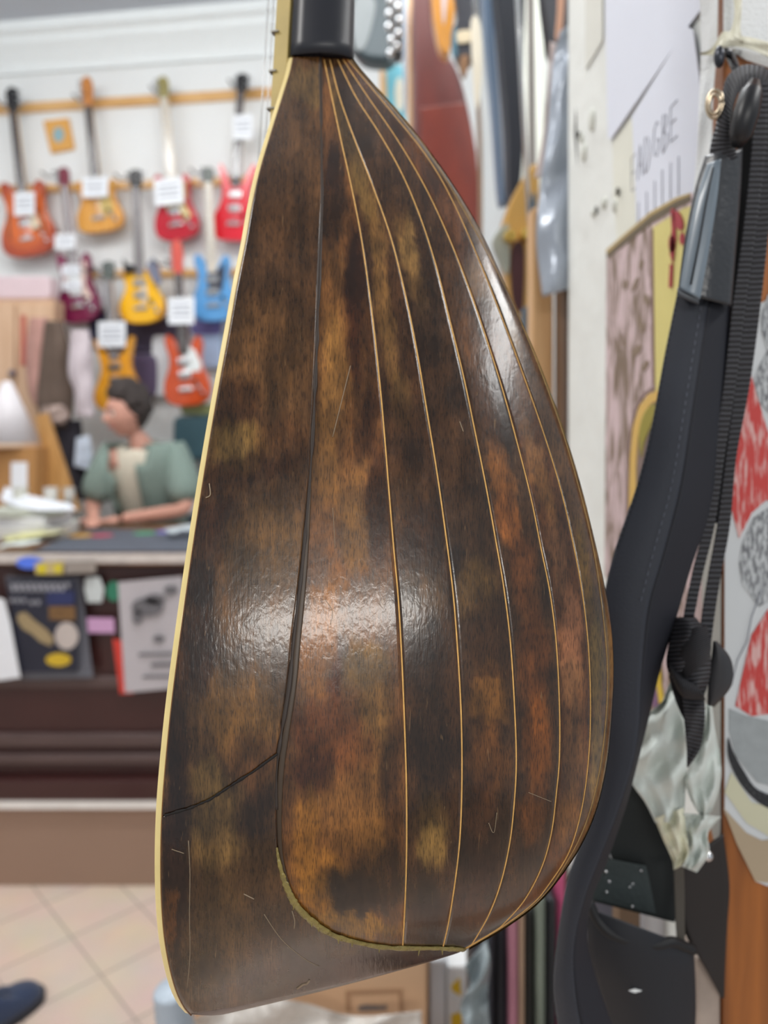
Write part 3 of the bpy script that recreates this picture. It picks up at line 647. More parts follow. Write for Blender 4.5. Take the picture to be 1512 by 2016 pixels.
# plastic tubs
for (px, r, c, lab) in ((100, .028, (208, 206, 200), 'white plastic tub on the paper heap, left of the person'), (136, .022, (186, 182, 176), 'greyish plastic cup on the paper heap, nearest the person'), (40, .030, (200, 200, 190), 'pale round tub on the paper heap in front of the cardboard box')):
    Y = 3.22; q = P(px, 960, Y); o = empty('plastic_tub', (q.x, Y, CT+.1325), label=lab, cat='tub')
    m = mat('tub_%d' % c[0], c, .4)
    cyl('tub_body', (0, 0, .0), (0, 0, .065), r*.9, m, o, r2=r, n=20); cyl('tub_lid', (0, 0, .065), (0, 0, .074), r*1.08, m, o, n=20, bev=.002)
# ------------------------------------------------------------------ guitars
chrome = mat('chrome', (206, 208, 210), .18, 1., var=.05); maple = woodmat('maple_neck', (214, 170, 110), (232, 196, 140), .35, (1, 1, .1), 60)
rosew = mat('rosewood_board', (62, 46, 40), .5, var=.3, nscale=60); blk = mat('black_gloss', (20, 20, 23), .25, var=.1, coat=.3)
cream = mat('cream_plastic', (232, 216, 190), .4); whtp = mat('white_plastic', (236, 240, 240), .35, var=.02)
OUT = {
 'double': [(.09,-.06),(.15,-.03),(.20,.06),(.29,.13),(.36,.10),(.38,-.04),(.34,-.22),(.37,-.40),(.46,-.58),(.49,-.76),(.42,-.92),(.22,-1.0),(0,-1.01),(-.22,-1.0),(-.42,-.92),(-.49,-.76),(-.46,-.57),(-.36,-.38),(-.33,-.20),(-.39,0),(-.40,.14),(-.31,.19),(-.20,.10),(-.14,-.03),(-.09,-.06)],
 'single': [(.08,0),(.14,-.10),(.22,-.12),(.30,-.02),(.38,.04),(.40,-.02),(.34,-.16),(.31,-.30),(.37,-.44),(.47,-.60),(.49,-.78),(.40,-.93),(.20,-1.0),(0,-1.01),(-.20,-1.0),(-.40,-.93),(-.49,-.78),(-.47,-.60),(-.37,-.44),(-.33,-.30),(-.38,-.16),(-.36,-.03),(-.24,.03),(-.10,.02)],
 'horned': [(.08,-.10),(.15,-.08),(.24,.06),(.36,.20),(.40,.16),(.33,-.10),(.30,-.28),(.36,-.46),(.46,-.62),(.50,-.80),(.36,-.97),(0,-1.0),(-.36,-.97),(-.50,-.80),(-.46,-.62),(-.36,-.46),(-.30,-.28),(-.33,-.10),(-.40,.16),(-.36,.20),(-.24,.06),(-.15,-.08),(-.08,-.10)],
 'slab': [(.08,-.02),(.16,-.10),(.24,-.10),(.33,0),(.38,-.02),(.38,-.14),(.34,-.28),(.38,-.44),(.47,-.62),(.49,-.80),(.42,-.94),(.22,-1.0),(0,-1.01),(-.24,-1.0),(-.43,-.94),(-.49,-.80),(-.47,-.60),(-.38,-.44),(-.36,-.28),(-.43,-.10),(-.42,.02),(-.30,.04),(-.08,-.02)],
 'acoustic': [(.08,.0),(.22,.0),(.36,-.10),(.38,-.24),(.31,-.40),(.36,-.54),(.48,-.70),(.46,-.88),(.28,-.99),(0,-1.01),(-.28,-.99),(-.46,-.88),(-.48,-.70),(-.36,-.54),(-.31,-.40),(-.38,-.24),(-.36,-.10),(-.22,0),(-.08,0)]}
def burst(name, c0, c1, cz, r):
    m = bpy.data.materials.new(name); m.use_nodes = True; nt = m.node_tree; N = nt.nodes; L = nt.links; b = N['Principled BSDF']
    tc = N.new('ShaderNodeTexCoord'); mp = N.new('ShaderNodeMapping'); mp.inputs['Location'].default_value = (0, 0, -cz/r); mp.inputs['Scale'].default_value = (1.15/r, 0, 1/r)
    g = N.new('ShaderNodeTexGradient'); g.gradient_type = 'SPHERICAL'; c = N.new('ShaderNodeValToRGB')
    L.new(tc.outputs['Object'], mp.inputs[0]); L.new(mp.outputs[0], g.inputs[0]); L.new(g.outputs[0], c.inputs[0]); L.new(c.outputs[0], b.inputs['Base Color'])
    c.color_ramp.elements[0].color = (*lin(c1), 1); c.color_ramp.elements[0].position = .02; c.color_ramp.elements[1].color = (*lin(c0), 1); c.color_ramp.elements[1].position = .38
    b.inputs['Roughness'].default_value = .25; b.inputs['Coat Weight'].default_value = .5; return m
def guitar(top, label, head, nut, body, bw, bh, bodymat, kind='double', neckm=maple, boardm=rosew, headm=blk, headkind='six', guard=None, guardm=whtp, pickups=2, pim=chrome, depth_off=.10, group='electric guitars on the back wall', extra=None, pl='double', dark_dots=False, th=.045):
    """head,nut,body = px positions (headstock top, nut, body top at neck joint); bw,bh body size in px"""
    Y = PB(body[0], body[1], depth_off).y
    a = PB(*head, depth_off); n_ = PB(*nut, depth_off); c = PB(*body, depth_off); s = Y/F
    W, H = bw*s, bh*s
    ax = (n_-c); L_ = ax.length; tilt = math.atan2(ax.x, ax.z)
    g = empty('electric_guitar', c, (0, 0, 0), label, 'guitar', group)
    g.rotation_euler = (Matrix.Rotation(BYAW, 4, 'Z') @ Matrix.Rotation(tilt, 4, 'Y')).to_euler()
    ol = [(p.x*W, p.y*H) for p in cr([Vector((x, y, 0)) for x, y in OUT[kind]], 5, True)]
    slab('body', ol, th, bodymat, g, bev=.008)
    if guard: slab('pickguard', [(x*W, y*H) for x, y in guard], .003, guardm, g, y=-th/2-.0018, bev=.0008)
    for i in range(pickups):
        z = -H*(.28+.22*i); bm = bmesh.new(); bbox(bm, (0, -th/2-.006, z), (.075, .012, .036)); bmobj('pickup', bm, pim, g, bev=.004)
    bm = bmesh.new(); bbox(bm, (0, -th/2-.006, -H*.74), (.08, .012, .022)); bmobj('bridge', bm, chrome, g, bev=.003)
    for i in range(3):
        x, z = W*(.22+.07*i), -H*(.62+.1*i); cyl('knob', (x, -th/2+.001, z), (x, -th/2-.016, z), .011, chrome if i else blk, g, n=16, bev=.002)
    # neck
    bm = bmesh.new(); V = []
    for z, w_ in ((-H*.12, .028), (L_, .0215)):
        V += [(-w_, -.012, z), (w_, -.012, z), (w_*.8, .010, z), (0, .016, z), (-w_*.8, .010, z)]
    mobj('neck', V, [(0, 1, 2, 3, 4), (5, 6, 7, 8, 9)]+[(i, (i+1) % 5, 5+(i+1) % 5, 5+i) for i in range(5)], neckm, g).location = (0, -.012, 0)
    V = []
    for z, w_ in ((-H*.16, .0285), (L_, .022)): V += [(-w_, -.030, z), (w_, -.030, z), (w_, -.024, z), (-w_, -.024, z)]
    fb = mobj('fingerboard', V, [(0, 1, 2, 3), (4, 5, 6, 7), (0, 1, 5, 4), (1, 2, 6, 5), (2, 3, 7, 6), (3, 0, 4, 7)], boardm, g)
    bm = bmesh.new()
    for i in range(20):
        z = L_-(L_+H*.6)*(1-2**(-(i+1)/12))
        if z > -H*.14: bbox(bm, (0, -.031, z), (.048, .002, .0022))
    bmobj('frets', bm, chrome, fb)
    hh = (a-n_).length
    if headkind == 'six': hp = [(-.022, 0), (.022, 0), (.026, .25), (.034, .55), (.030, .85), (.010, 1.0), (-.022, .95), (-.036, .80), (-.040, .5), (-.040, .18)]
    else: hp = [(-.022, 0), (.022, 0), (.036, .2), (.040, .85), (.022, .93), (0, 1.0), (-.022, .93), (-.040, .85), (-.036, .2)]
    hso = slab('headstock', [(x, L_+z*hh) for x, z in hp], .016, headm, g, y=-.012, bev=.003)
    for i in range(6):
        if headkind == 'six': x = -.030; z = L_+hh*(.15+.14*i); xs = -.052
        else: x = (-.026, .026)[i % 2]; z = L_+hh*(.25+.25*(i//2)); xs = x*2.1
        bm = bmesh.new(); bcyl(bm, (x, -.021, z), (x, -.034, z), .006, .005, 10); bcyl(bm, (x, -.014, z), (xs, -.014, z), .003, .003, 8); sph(bm, (xs, -.014, z), .008, (1, .6, 1.2), 10, 6)
        bmobj('tuner', bm, chrome, hso, smooth=True)
    bm = bmesh.new()
    for i in range(6):
        xx = -.0175+.007*i; bcyl(bm, (xx*1.4, -th/2-.014, -H*.74), (xx, -.036, L_), .0006, n=4)
    bmobj('strings', bm, strs, g)
    if extra: extra(g, W, H, th)
    # hanger on the wall rail
    hk = empty('guitar_hanger', PB(nut[0], nut[1]-6, 0), (0, 0, BYAW), 'black padded hanger holding the '+top+' by its neck', 'hanger', None)
    bm = bmesh.new(); d0 = depth_off
    bbox(bm, (0, -.012, 0), (.05, .024, .07)); 
    bmobj('backplate', bm, MATS['black_gloss'], hk, bev=.004)
    bm = bmesh.new(); bcyl(bm, (0, -.02, 0), (0, -d0+.03, 0), .006); 
    for sx in (-1, 1): bcyl(bm, (0, -d0+.035, 0), (sx*.036, -d0+.035, .0), .005); bcyl(bm, (sx*.036, -d0+.035, 0), (sx*.036, -d0-.030, .008), .006)
    bmobj('arm', bm, MATS['black_gloss'], hk)
    return g
def tag(px, py, w_, h_, label, off=.17, rz=0., rgb=(238, 242, 248)):
    c = PB(px, py, off); s = c.y/F
    bm = bmesh.new(); bbox(bm, (0, 0, 0), (w_*s, .002, h_*s))
    o = bmobj('price_tag', bm, mat('tag_white', rgb, .5, var=.03), bev=.0008); o.location = c; o.rotation_euler = (0, rz, BYAW); setp(o, label, 'price tag', 'price tags on the guitars')
    bm = bmesh.new()
    for k in range(3): bbox(bm, (0, -.0015, h_*s*(.22-.2*k)), (w_*s*.7, .001, h_*s*.05))
    bmobj('writing', bm, mat('tag_ink', (120, 124, 140), .6), o)
    bm = bmesh.new(); bcyl(bm, (0, 0, h_*s/2), (0, .004, h_*s/2+.05), .0012, n=5); bmobj('thread', bm, wht, o); return o
# rails
rail = woodmat('pine_rail', (206, 156, 92), (226, 182, 122), .45, (.08, 1, 1), 30)
def railbar(x0, x1, py0, py1, h, label):
    a = PB(x0, py0, 0); b = PB(x1, py1, 0); hh = h/F*4.6/2; V = []
    for q in (a, b):
        for (o, z) in ((-.0005, -hh), (-.0005, hh), (-.022, hh), (-.022, -hh)): V.append((q.x, q.y+o, q.z+z))
    o = mobj('wall_rail', V, [(0, 1, 2, 3), (4, 5, 6, 7), (0, 1, 5, 4), (1, 2, 6, 5), (2, 3, 7, 6), (3, 0, 4, 7)], rail); return setp(o, label, 'rail')
railbar(-60, 640, 221, 178, 18, 'uppermost pale wooden rail the guitars hang from on the back wall')
railbar(-60, 640, 378, 351, 15, 'middle pale wooden rail across the back wall')
railbar(180, 640, 540, 536, 14, 'lowest pale wooden rail, partly hidden behind yellow sunburst guitar')
gd_s = [(-.12,-.10),(-.02,-.30),(.10,-.14),(.30,.02),(.30,-.20),(.24,-.40),(.36,-.62),(.20,-.70),(.12,-.52),(-.12,-.52),(-.26,-.30),(-.22,-.14)]
orange = burst('orange_flame_finish', (214, 102, 36), (168, 62, 22), -.16, .22)
def fh(g, W, H, th):
    for s in (-1, 1): slab('sound_hole', [(s*W*(.27+.03*math.sin(t*2)), -H*.30-H*.4*t) for t in (0, .25, .5, .75, 1)]+[(s*W*(.30+.03*math.sin(t*2)), -H*.30-H*.4*t) for t in (1, .75, .5, .25, 0)], .002, blk, g, y=-th/2-.001, bev=0)
guitar('leftmost orange guitar', 'leftmost guitar of the top row, orange double-cutaway hollow body with dark neck', (28, 172), (30, 222), (48, 378), 118, 128, orange, 'double', headkind='three', guard=[(.05,-.35),(.22,-.38),(.26,-.60),(.08,-.62)], guardm=cream, extra=fh)
tag(48, 401, 44, 46, 'white price tag on the leftmost orange guitar', .16)
setp(pic('sticker_card', [(0,0),(1,0),(1,1)], wht, 9) , 'x', 'x') if False else None
butter = woodmat('butterscotch_finish', (214, 144, 60), (232, 176, 90), .25, (1, 1, .15), 30)
guitar('butterscotch guitar', 'butterscotch slab guitar in the top row with an orange headstock', (172, 152), (178, 212), (192, 358), 98, 100, butter, 'slab', neckm=maple, boardm=rosew, headm=woodmat('amber_headstock', (186, 116, 52), (206, 138, 70), .3), guard=[(.05,-.30),(.28,-.30),(.34,-.62),(.20,-.72),(.04,-.62)], guardm=mat('gold_guard', (206, 180, 110), .3), pickups=1)
tag(187, 368, 54, 40, 'white price tag on the butterscotch guitar', .16)
cherry = mat('cherry_red_finish', (188, 18, 44), .2, coat=.6, var=.08); 
guitar('cherry red guitar', 'cherry red double-cutaway guitar in the top row with pale maple neck', (325, 152), (326, 196), (342, 362), 92, 112, cherry, 'double', boardm=woodmat('maple_board', (216, 206, 190), (230, 222, 208), .3), headm=mat('brass_green_head', (150, 140, 84), .35, coat=.4), guard=gd_s, guardm=mat('aged_cream_guard', (226, 206, 150), .35))
tag(332, 377, 60, 52, 'large white price tag on the cherry red guitar', .165, rz=-.06)
guitar('scarlet guitar', 'bright scarlet guitar in the top row, half hidden by the mandolin edge', (478, 146), (477, 184), (468, 350), 92, 125, mat('scarlet_finish', (222, 30, 52), .2, coat=.6), 'horned', headkind='three')
tag(478, 250, 40, 48, 'white price tag hanging on the neck of scarlet guitar', .15)
plum = mat('plum_finish', (120, 20, 70), .2, coat=.6, var=.1)
guitar('plum guitar', 'plum purple guitar in the second row with cream guard and two white labels', (130, 330), (131, 368), (148, 518), 88, 118, plum, 'double', headm=mat('dark_red_head', (120, 40, 60), .3), neckm=mat('reddish_neck', (140, 96, 92), .4), boardm=mat('grey_rose_board', (128, 112, 112), .5), guard=gd_s, guardm=mat('pink_cream_guard', (232, 206, 196), .35), pim=whtp, depth_off=.17)
tag(128, 476, 44, 30, 'white label above the plum guitar body', .215)
tag(140, 532, 40, 22, 'upper small white label on the plum guitar', .215); tag(142, 562, 40, 20, 'lower small white label on the plum guitar', .215)
sunb = burst('yellow_sunburst', (250, 190, 20), (196, 104, 20), -.17, .22)
guitar('yellow sunburst guitar', 'round yellow sunburst guitar in the second row with dark horns', (270, 334), (270, 372), (278, 528), 94, 108, sunb, 'single', headkind='three', boardm=mat('grey_board', (130, 122, 122), .5), neckm=mat('grey_neck', (140, 134, 130), .5), guard=[(.02,-.34),(.14,-.30),(.16,-.62),(.0,-.66)], guardm=cream, depth_off=.17)
setp(plate('guitar_wing', [PB(x, y, .225) for x, y in [(302, 506), (314, 532), (318, 556), (308, 562), (296, 545), (288, 522)]], .012, (0, 1, 0), mat('steel_blue_gloss', (120, 124, 144), .3, coat=.3)), 'steel grey horn shape leaning over the sunburst guitar', 'guitar part')
setp(plate('guitar_wing', [PB(x, y, .22) for x, y in [(240, 508), (252, 520), (268, 524), (262, 534), (246, 540)]], .012, (0, 1, 0), blk), 'black pointed horn at the upper left of sunburst guitar', 'guitar part')
blue = mat('sky_blue_finish', (92, 158, 216), .25, coat=.5)
guitar('sky blue guitar', 'sky blue guitar in the second row, cut off by the mandolin edge', (412, 330), (413, 362), (420, 520), 92, 112, blue, 'double', boardm=MATS['maple_board'], guard=[(-.1,-.1),(.1,-.14),(.3,.02),(.28,-.2),(.2,-.5),(-.1,-.5)], guardm=mat('dark_guard', (50, 54, 70), .3), headm=mat('grey_green_head', (92, 100, 96), .3), depth_off=.17)
honey = woodmat('honey_finish', (228, 150, 30), (244, 176, 60), .25, (1, 1, .2), 30)
guitar('honey yellow guitar', 'honey yellow horned guitar in the lowest row above the person', (216, 514), (217, 552), (228, 690), 100, 118, honey, 'horned', headkind='three', headm=mat('grey_green_head', (92, 100, 96), .3), boardm=mat('grey_board', (130, 122, 122), .5), pickups=2, depth_off=.24)
tag(220, 658, 58, 50, 'white price tag on the honey yellow guitar', .295)
tang = mat('tangerine_finish', (204, 78, 32), .22, coat=.6, var=.1)
guitar('tangerine guitar', 'tangerine guitar with white guard in the lowest row beside the mandolin', (352, 472), (354, 540), (364, 680), 96, 118, tang, 'double', headm=mat('coral_head', (214, 92, 80), .35), neckm=mat('coral_neck', (190, 120, 104), .4), guard=[(-.06,-.02),(.10,-.02),(.24,-.10),(.36,-.34),(.32,-.46),(.0,-.44),(-.02,-.2)], depth_off=.24)
tag(357, 612, 54, 52, 'square white price tag over the neck of tangerine guitar', .295)
tag(214, 580, 30, 44, 'narrow white card behind the honey guitar neck', .12)
# small print on the wall
cd = setp(plate('wall_card', [PB(x, y, .02) for x, y in [(85, 238), (134, 232), (146, 292), (100, 301)]], .018, (0, 1, 0), mat('card_ochre', (220, 164, 84), .5)), 'ochre card with pale blue oval pinned crooked between the guitars', 'card')
plate('blue_oval', [PB(x, y, .0215) for x, y in ell(115, 265, 11, 15)], .001, (0, 1, 0), mat('card_blue', (140, 176, 186), .5), cd)
# darker instruments and goods on shelves behind the person
dkp = mat('dark_violet_case', (58, 50, 74), .6, var=.3, nscale=8); nv_ = mat('navy_case', (40, 48, 82), .6, var=.2)
def blob(name, px, py, rx, ry, off, m, label, cat, sq=.5, n=24, th=.03, a=0):
    pts = []
    for i in range(n):
        t = 2*math.pi*i/n; c_, s_ = math.cos(t), math.sin(t)
        x = rx*math.copysign(abs(c_)**sq, c_); y = ry*math.copysign(abs(s_)**sq, s_); pts.append((px+x*math.cos(a)-y*math.sin(a), py+x*math.sin(a)+y*math.cos(a)))
    nrm = Vector((BA, 1, 0)); o = plate(name, [PB(x, y, off) for x, y in pts], th, nrm, m)
    b = o.modifiers.new('b', 'BEVEL'); b.width = min(.02, th*.3); b.segments = 3; b.limit_method = 'ANGLE'; b.angle_limit = math.radians(60); return setp(o, label, cat)
blob('instrument_case', 290, 660, 78, 34, .04, dkp, 'dark violet instrument case standing behind the sunburst guitar', 'case', .3)
blob('instrument_case', 268, 740, 42, 44, .075, mat('violet_case', (84, 72, 100), .6, var=.3, nscale=8), 'greyish violet case behind the honey guitar body', 'case', .4)
blob('instrument_case', 196, 640, 22, 30, .08, nv_, 'navy blue case beside the narrow white card', 'case', .4)
blob('instrument_case', 404, 640, 30, 20, .075, mat('lilac_case', (110, 104, 160), .6, var=.3, nscale=8), 'lilac case below the sky blue guitar', 'case', .4)
blob('carton', 412, 690, 22, 34, .07, mat('blue_white_carton', (170, 190, 220), .6, var=.1), 'pale blue carton behind the tangerine guitar', 'carton', .3)
blob('carton', 318, 720, 20, 60, .07, mat('white_carton', (214, 218, 224), .6, var=.06), 'tall white carton between the honey and tangerine guitars', 'carton', .3)
blob('instrument_case', 395, 862, 56, 44, .20, mat('teal_case', (52, 82, 92), .6, var=.2), 'dark teal case standing behind the person shoulder', 'case', .3, th=.19)
blob('carton', 395, 806, 40, 11, .18, mat('olive_carton', (150, 160, 110), .6, var=.1), 'olive carton lying on the teal case', 'carton', .3, th=.15)
# left side goods
blob('storage_box', 32, 566, 66, 23, .34, mat('pale_pink_box', (222, 200, 206), .5, var=.05), 'pale pink storage box lying on top of the tan cupboard', 'box', .2, th=.10)
# tan cupboard
PBc = lambda x, y, o=.38: PB(x, y, o)
cb = empty('cupboard', PB(30, 1000, .38)*1.0, label='tan wooden cupboard at the left below the pale pink box', cat='cupboard'); cb.location.z = PLT
o0 = Vector(cb.location)
def wb(name, x0, x1, y0, y1, off0, off1, m, parent, org):
    V = []
    for off in (off0, off1):
        for (x, y) in ((x0, y0), (x1, y0), (x1, y1), (x0, y1)): V.append(PB(x, y, off1)+Vector((0, (off1-off), 0))-org)
    return mobj(name, V, [(0, 1, 2, 3), (4, 5, 6, 7), (0, 1, 5, 4), (1, 2, 6, 5), (2, 3, 7, 6), (3, 0, 4, 7)], m, parent)
tanm = woodmat('tan_cupboard_wood', (206, 168, 136), (222, 188, 158), .5, (1, 1, .1), 30)
ybot = HZ+(CZ-PLT)/PB(30, 1000, .38).y*F
wb('carcass', -60, 108, 590, ybot-1, .235, .36, tanm, cb, o0)
wb('cupboard_door', -60, 28, 598, ybot-12, .36, .38, tanm, cb, o0); wb('cupboard_door', 32, 106, 598, ybot-12, .36, .38, tanm, cb, o0)
bm = bmesh.new(); sph(bm, PB(24, 735, .39)-o0, .022); bmobj('knob', bm, mat('knob_grey', (120, 108, 116), .4), cb, smooth=True)
wb('red_stripe', 40, 50, 620, 720, .38, .386, mat('dull_red', (186, 98, 84), .6), cb, o0)
# hanging brown coat-like bag, pinkish cloth
def drape(name, L, R, Yd, m, label, cat, **k):
    o = ribbon(name, [(x, y, Yd) for x, y in L], [(x, y, Yd) for x, y in R], k.pop('th', .03), m, bulge=k.pop('bulge', .04), ripple=k.pop('ripple', .01), n=30, **k); return setp(o, label, cat)
drape('hanging_cloth', [(58, 625), (50, 700), (56, 770), (70, 800)], [(96, 625), (100, 700), (98, 770), (92, 800)], 4.05, mat('dusty_rose_cloth', (186, 142, 132), .8, var=.25, nscale=12), 'dusty rose cloth hanging on the cupboard front', 'cloth')
drape('hanging_bag', [(88, 632), (78, 720), (72, 790), (84, 842)], [(124, 632), (140, 700), (146, 780), (140, 842)], 3.98, mat('taupe_bag', (96, 80, 70), .8, var=.3, nscale=10), 'taupe brown bag hanging beside the cupboard', 'bag')
drape('hanging_bag', [(106, 830), (108, 880), (128, 940), (150, 985)], [(160, 826), (166, 880), (172, 940), (170, 985)], 3.99, mat('black_bag', (38, 34, 44), .8, var=.2), 'black bag hanging under the taupe one, left of the person', 'bag')
drape('plastic_sleeve', [(140, 650), (134, 730), (146, 770), (150, 820)], [(176, 650), (182, 700), (184, 770), (186, 822)], 3.88, mat('milky_sleeve', (206, 194, 200), .4, var=.2, nscale=14), 'milky plastic sleeve with papers hanging next to the taupe bag', 'sleeve')
drape('plush_toy', [(84, 800), (80, 818), (96, 832), (112, 836)], [(120, 796), (132, 806), (136, 820), (128, 832)], 3.9, mat('beige_plush', (170, 150, 142), .9, var=.2), 'beige plush bundle resting against the taupe bag', 'bundle')
drape('paper_strip', [(150, 862), (148, 890), (146, 918)], [(176, 856), (182, 890), (178, 925)], 3.92, mat('paper_blueish', (206, 216, 232), .5), 'white paper slip sticking up beside the person sleeve', 'paper', ripple=.003, bulge=.01)
bxq = P(46, 900, 3.47)
kraft = mat('kraft_cardboard', (176, 128, 76), .7, var=.06)
bx = empty('cardboard_box', (bxq.x, 3.47, CT), label='brown cardboard box with a white label on the counter, behind the paper heap', cat='box')
box('carton', (0, 0, .184), (.185, .16, .367), kraft, bx, bev=.003); box('paper_label', (.02, -.0815, .24), (.072, .002, .13), wht, bx, bev=0)
ls = empty('lamp_shade', (P(14, 870, 3.47).x, 3.47, CT+.368), label='white conical shade standing on the cardboard box at the left', cat='lamp shade')
cyl('shade_cone', (0, 0, .022), (0, 0, .30), .140, mat('shade_white', (222, 218, 222), .6), ls, r2=.02, n=32)
cyl('shade_rim', (0, 0, 0), (0, 0, .022), .138, mat('rim_peach', (220, 188, 160), .6), ls, n=32)
lg = empty('wooden_easel', (P(120, 900, 3.5).x, 3.5, CT), label='slanting light wooden board leaning at the counter behind the tubs', cat='easel')
V = [P(x, y, 3.52)-Vector(lg.location) for x, y in [(70, 818), (92, 812), (156, 1005), (108, 1012)]]
plate('board', V, .02, (0, 1, 0), woodmat('easel_wood', (176, 128, 70), (200, 152, 92), .5), lg); 
# ------------------------------------------------------------------ person
def skinmesh(V, E, R, name='sk', sub=2, root=0):
    me = bpy.data.meshes.new(name); me.from_pydata([tuple(v) for v in V], E, [])
    bs = bmesh.new(); bs.from_mesh(me); bs.verts.layers.skin.verify(); bs.to_mesh(me); bs.free()
    o = bpy.data.objects.new(name, me); COL.objects.link(o)
    s = o.modifiers.new('s', 'SKIN'); s.use_smooth_shade = True
    for i, r in enumerate(R):
        d = me.skin_vertices[0].data[i]; rr = r if isinstance(r, tuple) else (r, r); d.radius = rr; d.use_root = (i == root)
    u = o.modifiers.new('u', 'SUBSURF'); u.levels = sub; u.render_levels = sub
    dg = bpy.context.evaluated_depsgraph_get(); ev = o.evaluated_get(dg); m2 = bpy.data.meshes.new_from_object(ev)
    bpy.data.objects.remove(o); return m2
skin = mat('skin', (206, 152, 134), .5, var=.06, nscale=6); 
hips = Vector((-1.22, 4.05, 1.14)); pr = empty('person', (-1.22, 4.05, 1.09), label='person with dark curly hair in grey-green open shirt over cream tee, forearms on the counter', cat='person'); pl_ = Vector(pr.location)
NK = Vector((-1.215, 3.80, 1.600)); CH = Vector((-1.20, 3.86, 1.44)); BL_ = Vector((-1.20, 3.95, 1.26))
shL = Vector((-1.37, 3.81, 1.55)); shR = Vector((-1.03, 3.82, 1.55)); 
elL = Vector((-1.455, 3.80, 1.290)); elR = Vector((-.965, 3.74, 1.285))
wrL = Vector((-1.34, 3.52, 1.270)); wrR = Vector((-1.21, 3.50, 1.270))
HD = Vector((-1.265, 3.74, 1.760))
kL = Vector((-1.36, 3.70, 1.06)); kR = Vector((-1.08, 3.70, 1.06)); aL_ = Vector((-1.36, 3.80, .60)); aR = Vector((-1.08, 3.80, .60))
def armbody(extra=0., toes=True):
    V = [hips, BL_, CH, NK, NK+(HD-NK)*.5, shL, elL, wrL, shR, elR, wrR, hips+Vector((-.1, -.02, -.03)), kL, aL_, hips+Vector((.1, -.02, -.03)), kR, aR, aL_+Vector((0, -.15, -.04)), aR+Vector((0, -.15, -.04))]
    E = [(0,1),(1,2),(2,3),(3,4),(2,5),(5,6),(6,7),(2,8),(8,9),(9,10),(0,11),(11,12),(12,13),(0,14),(14,15),(15,16),(13,17),(16,18)]
    R = [(.14,.11),(.14,.10),(.15,.105),.055,.05,.06,.042,.026,.06,.042,.026,.09,.06,.04,.09,.06,.04,.035,.035]
    return V, E, R
bmB = bmesh.new()
V, E, R = armbody(); m_ = skinmesh(V, E, R); bmB.from_mesh(m_)
# head
def headmesh(bm, c, rot):
    q = bmesh.ops.create_uvsphere(bm, u_segments=40, v_segments=28, radius=1)
    for v in q['verts']:
        x, y, z = v.co   # face towards -y
        X = x*.074; Yv = y*.095; Z = z*.118
        if z < -.2: X *= 1-.28*(-z-.2); Yv = Yv*(1-.12*(-z-.2)) 
        if y < -.3:
            g = lambda cx, cz, sx, sz: math.exp(-((x-cx)/sx)**2-((z-cz)/sz)**2)
            Yv -= .030*g(0, -.14, .16, .17)+.012*g(0, .02, .10, .2)      # nose
            Yv += .012*g(.36, .08, .17, .12)+.012*g(-.36, .08, .17, .12)  # eye sockets
            Yv -= .007*g(0, .26, .6, .10)                               # brow
            Yv -= .010*g(0, -.46, .26, .06)+.008*g(0, -.58, .22, .06); Yv += .006*g(0, -.52, .26, .025)
            Yv -= .014*g(0, -.85, .35, .18)                              # chin
        v.co = c+rot @ Vector((X, Yv, Z))
    for s in (-1, 1): 
        q = bmesh.ops.create_uvsphere(bm, u_segments=12, v_segments=8, radius=1)
        for v in q['verts']: v.co = c+rot @ Vector((s*.074+v.co.x*.012, .008+v.co.y*.018, -.005+v.co.z*.030))
hr = Matrix.Rotation(math.radians(-48), 3, 'Z') @ Matrix.Rotation(math.radians(10), 3, 'X')
headmesh(bmB, HD, hr)
def hand(bm, wr, el, curl, side):
    d = (wr-el).normalized(); d.z = -.05; d.normalize(); lat = Vector((d.y, -d.x, 0)).normalized()*side; up = Vector((0, 0, 1))
    palm = wr+d*.045
    V = [wr, palm, wr+d*.085]; E = [(0,1),(1,2)]; R = [(.024, .020), (.032, .016), (.034, .014)]
    m = skinmesh(V, E, R); bm.from_mesh(m)
    for i, (o, L) in enumerate(((.027, .070), (.010, .080), (-.008, .074), (-.025, .058))):
        b0 = wr+d*.075+lat*o; p1 = b0+(d+lat*o*4).normalized()*L*.45+up*.006; p2 = p1+d*L*.32-up*.012; p3 = p2+(d-up*.9).normalized()*L*.25
        bm.from_mesh(skinmesh([b0, p1, p2, p3], [(0,1),(1,2),(2,3)], [.0095, .009, .0082, .007], sub=1))
    t0 = wr+d*.030+lat*.022; t1 = t0+(d*.5+lat).normalized()*.032; t2 = t1+(d+lat*.4).normalized()*.030
    bm.from_mesh(skinmesh([t0, t1, t2], [(0,1),(1,2)], [.013, .0105, .009], sub=1))
hand(bmB, wrL, elL, 0, 1); hand(bmB, wrR, elR, 0, -1)
for v in bmB.verts: v.co -= pl_
body = bmobj('body', bmB, skin, pr, smooth=True)
rm = body.modifiers.new('remesh', 'REMESH'); rm.mode = 'VOXEL'; rm.voxel_size = .0055; rm.use_smooth_shade = True
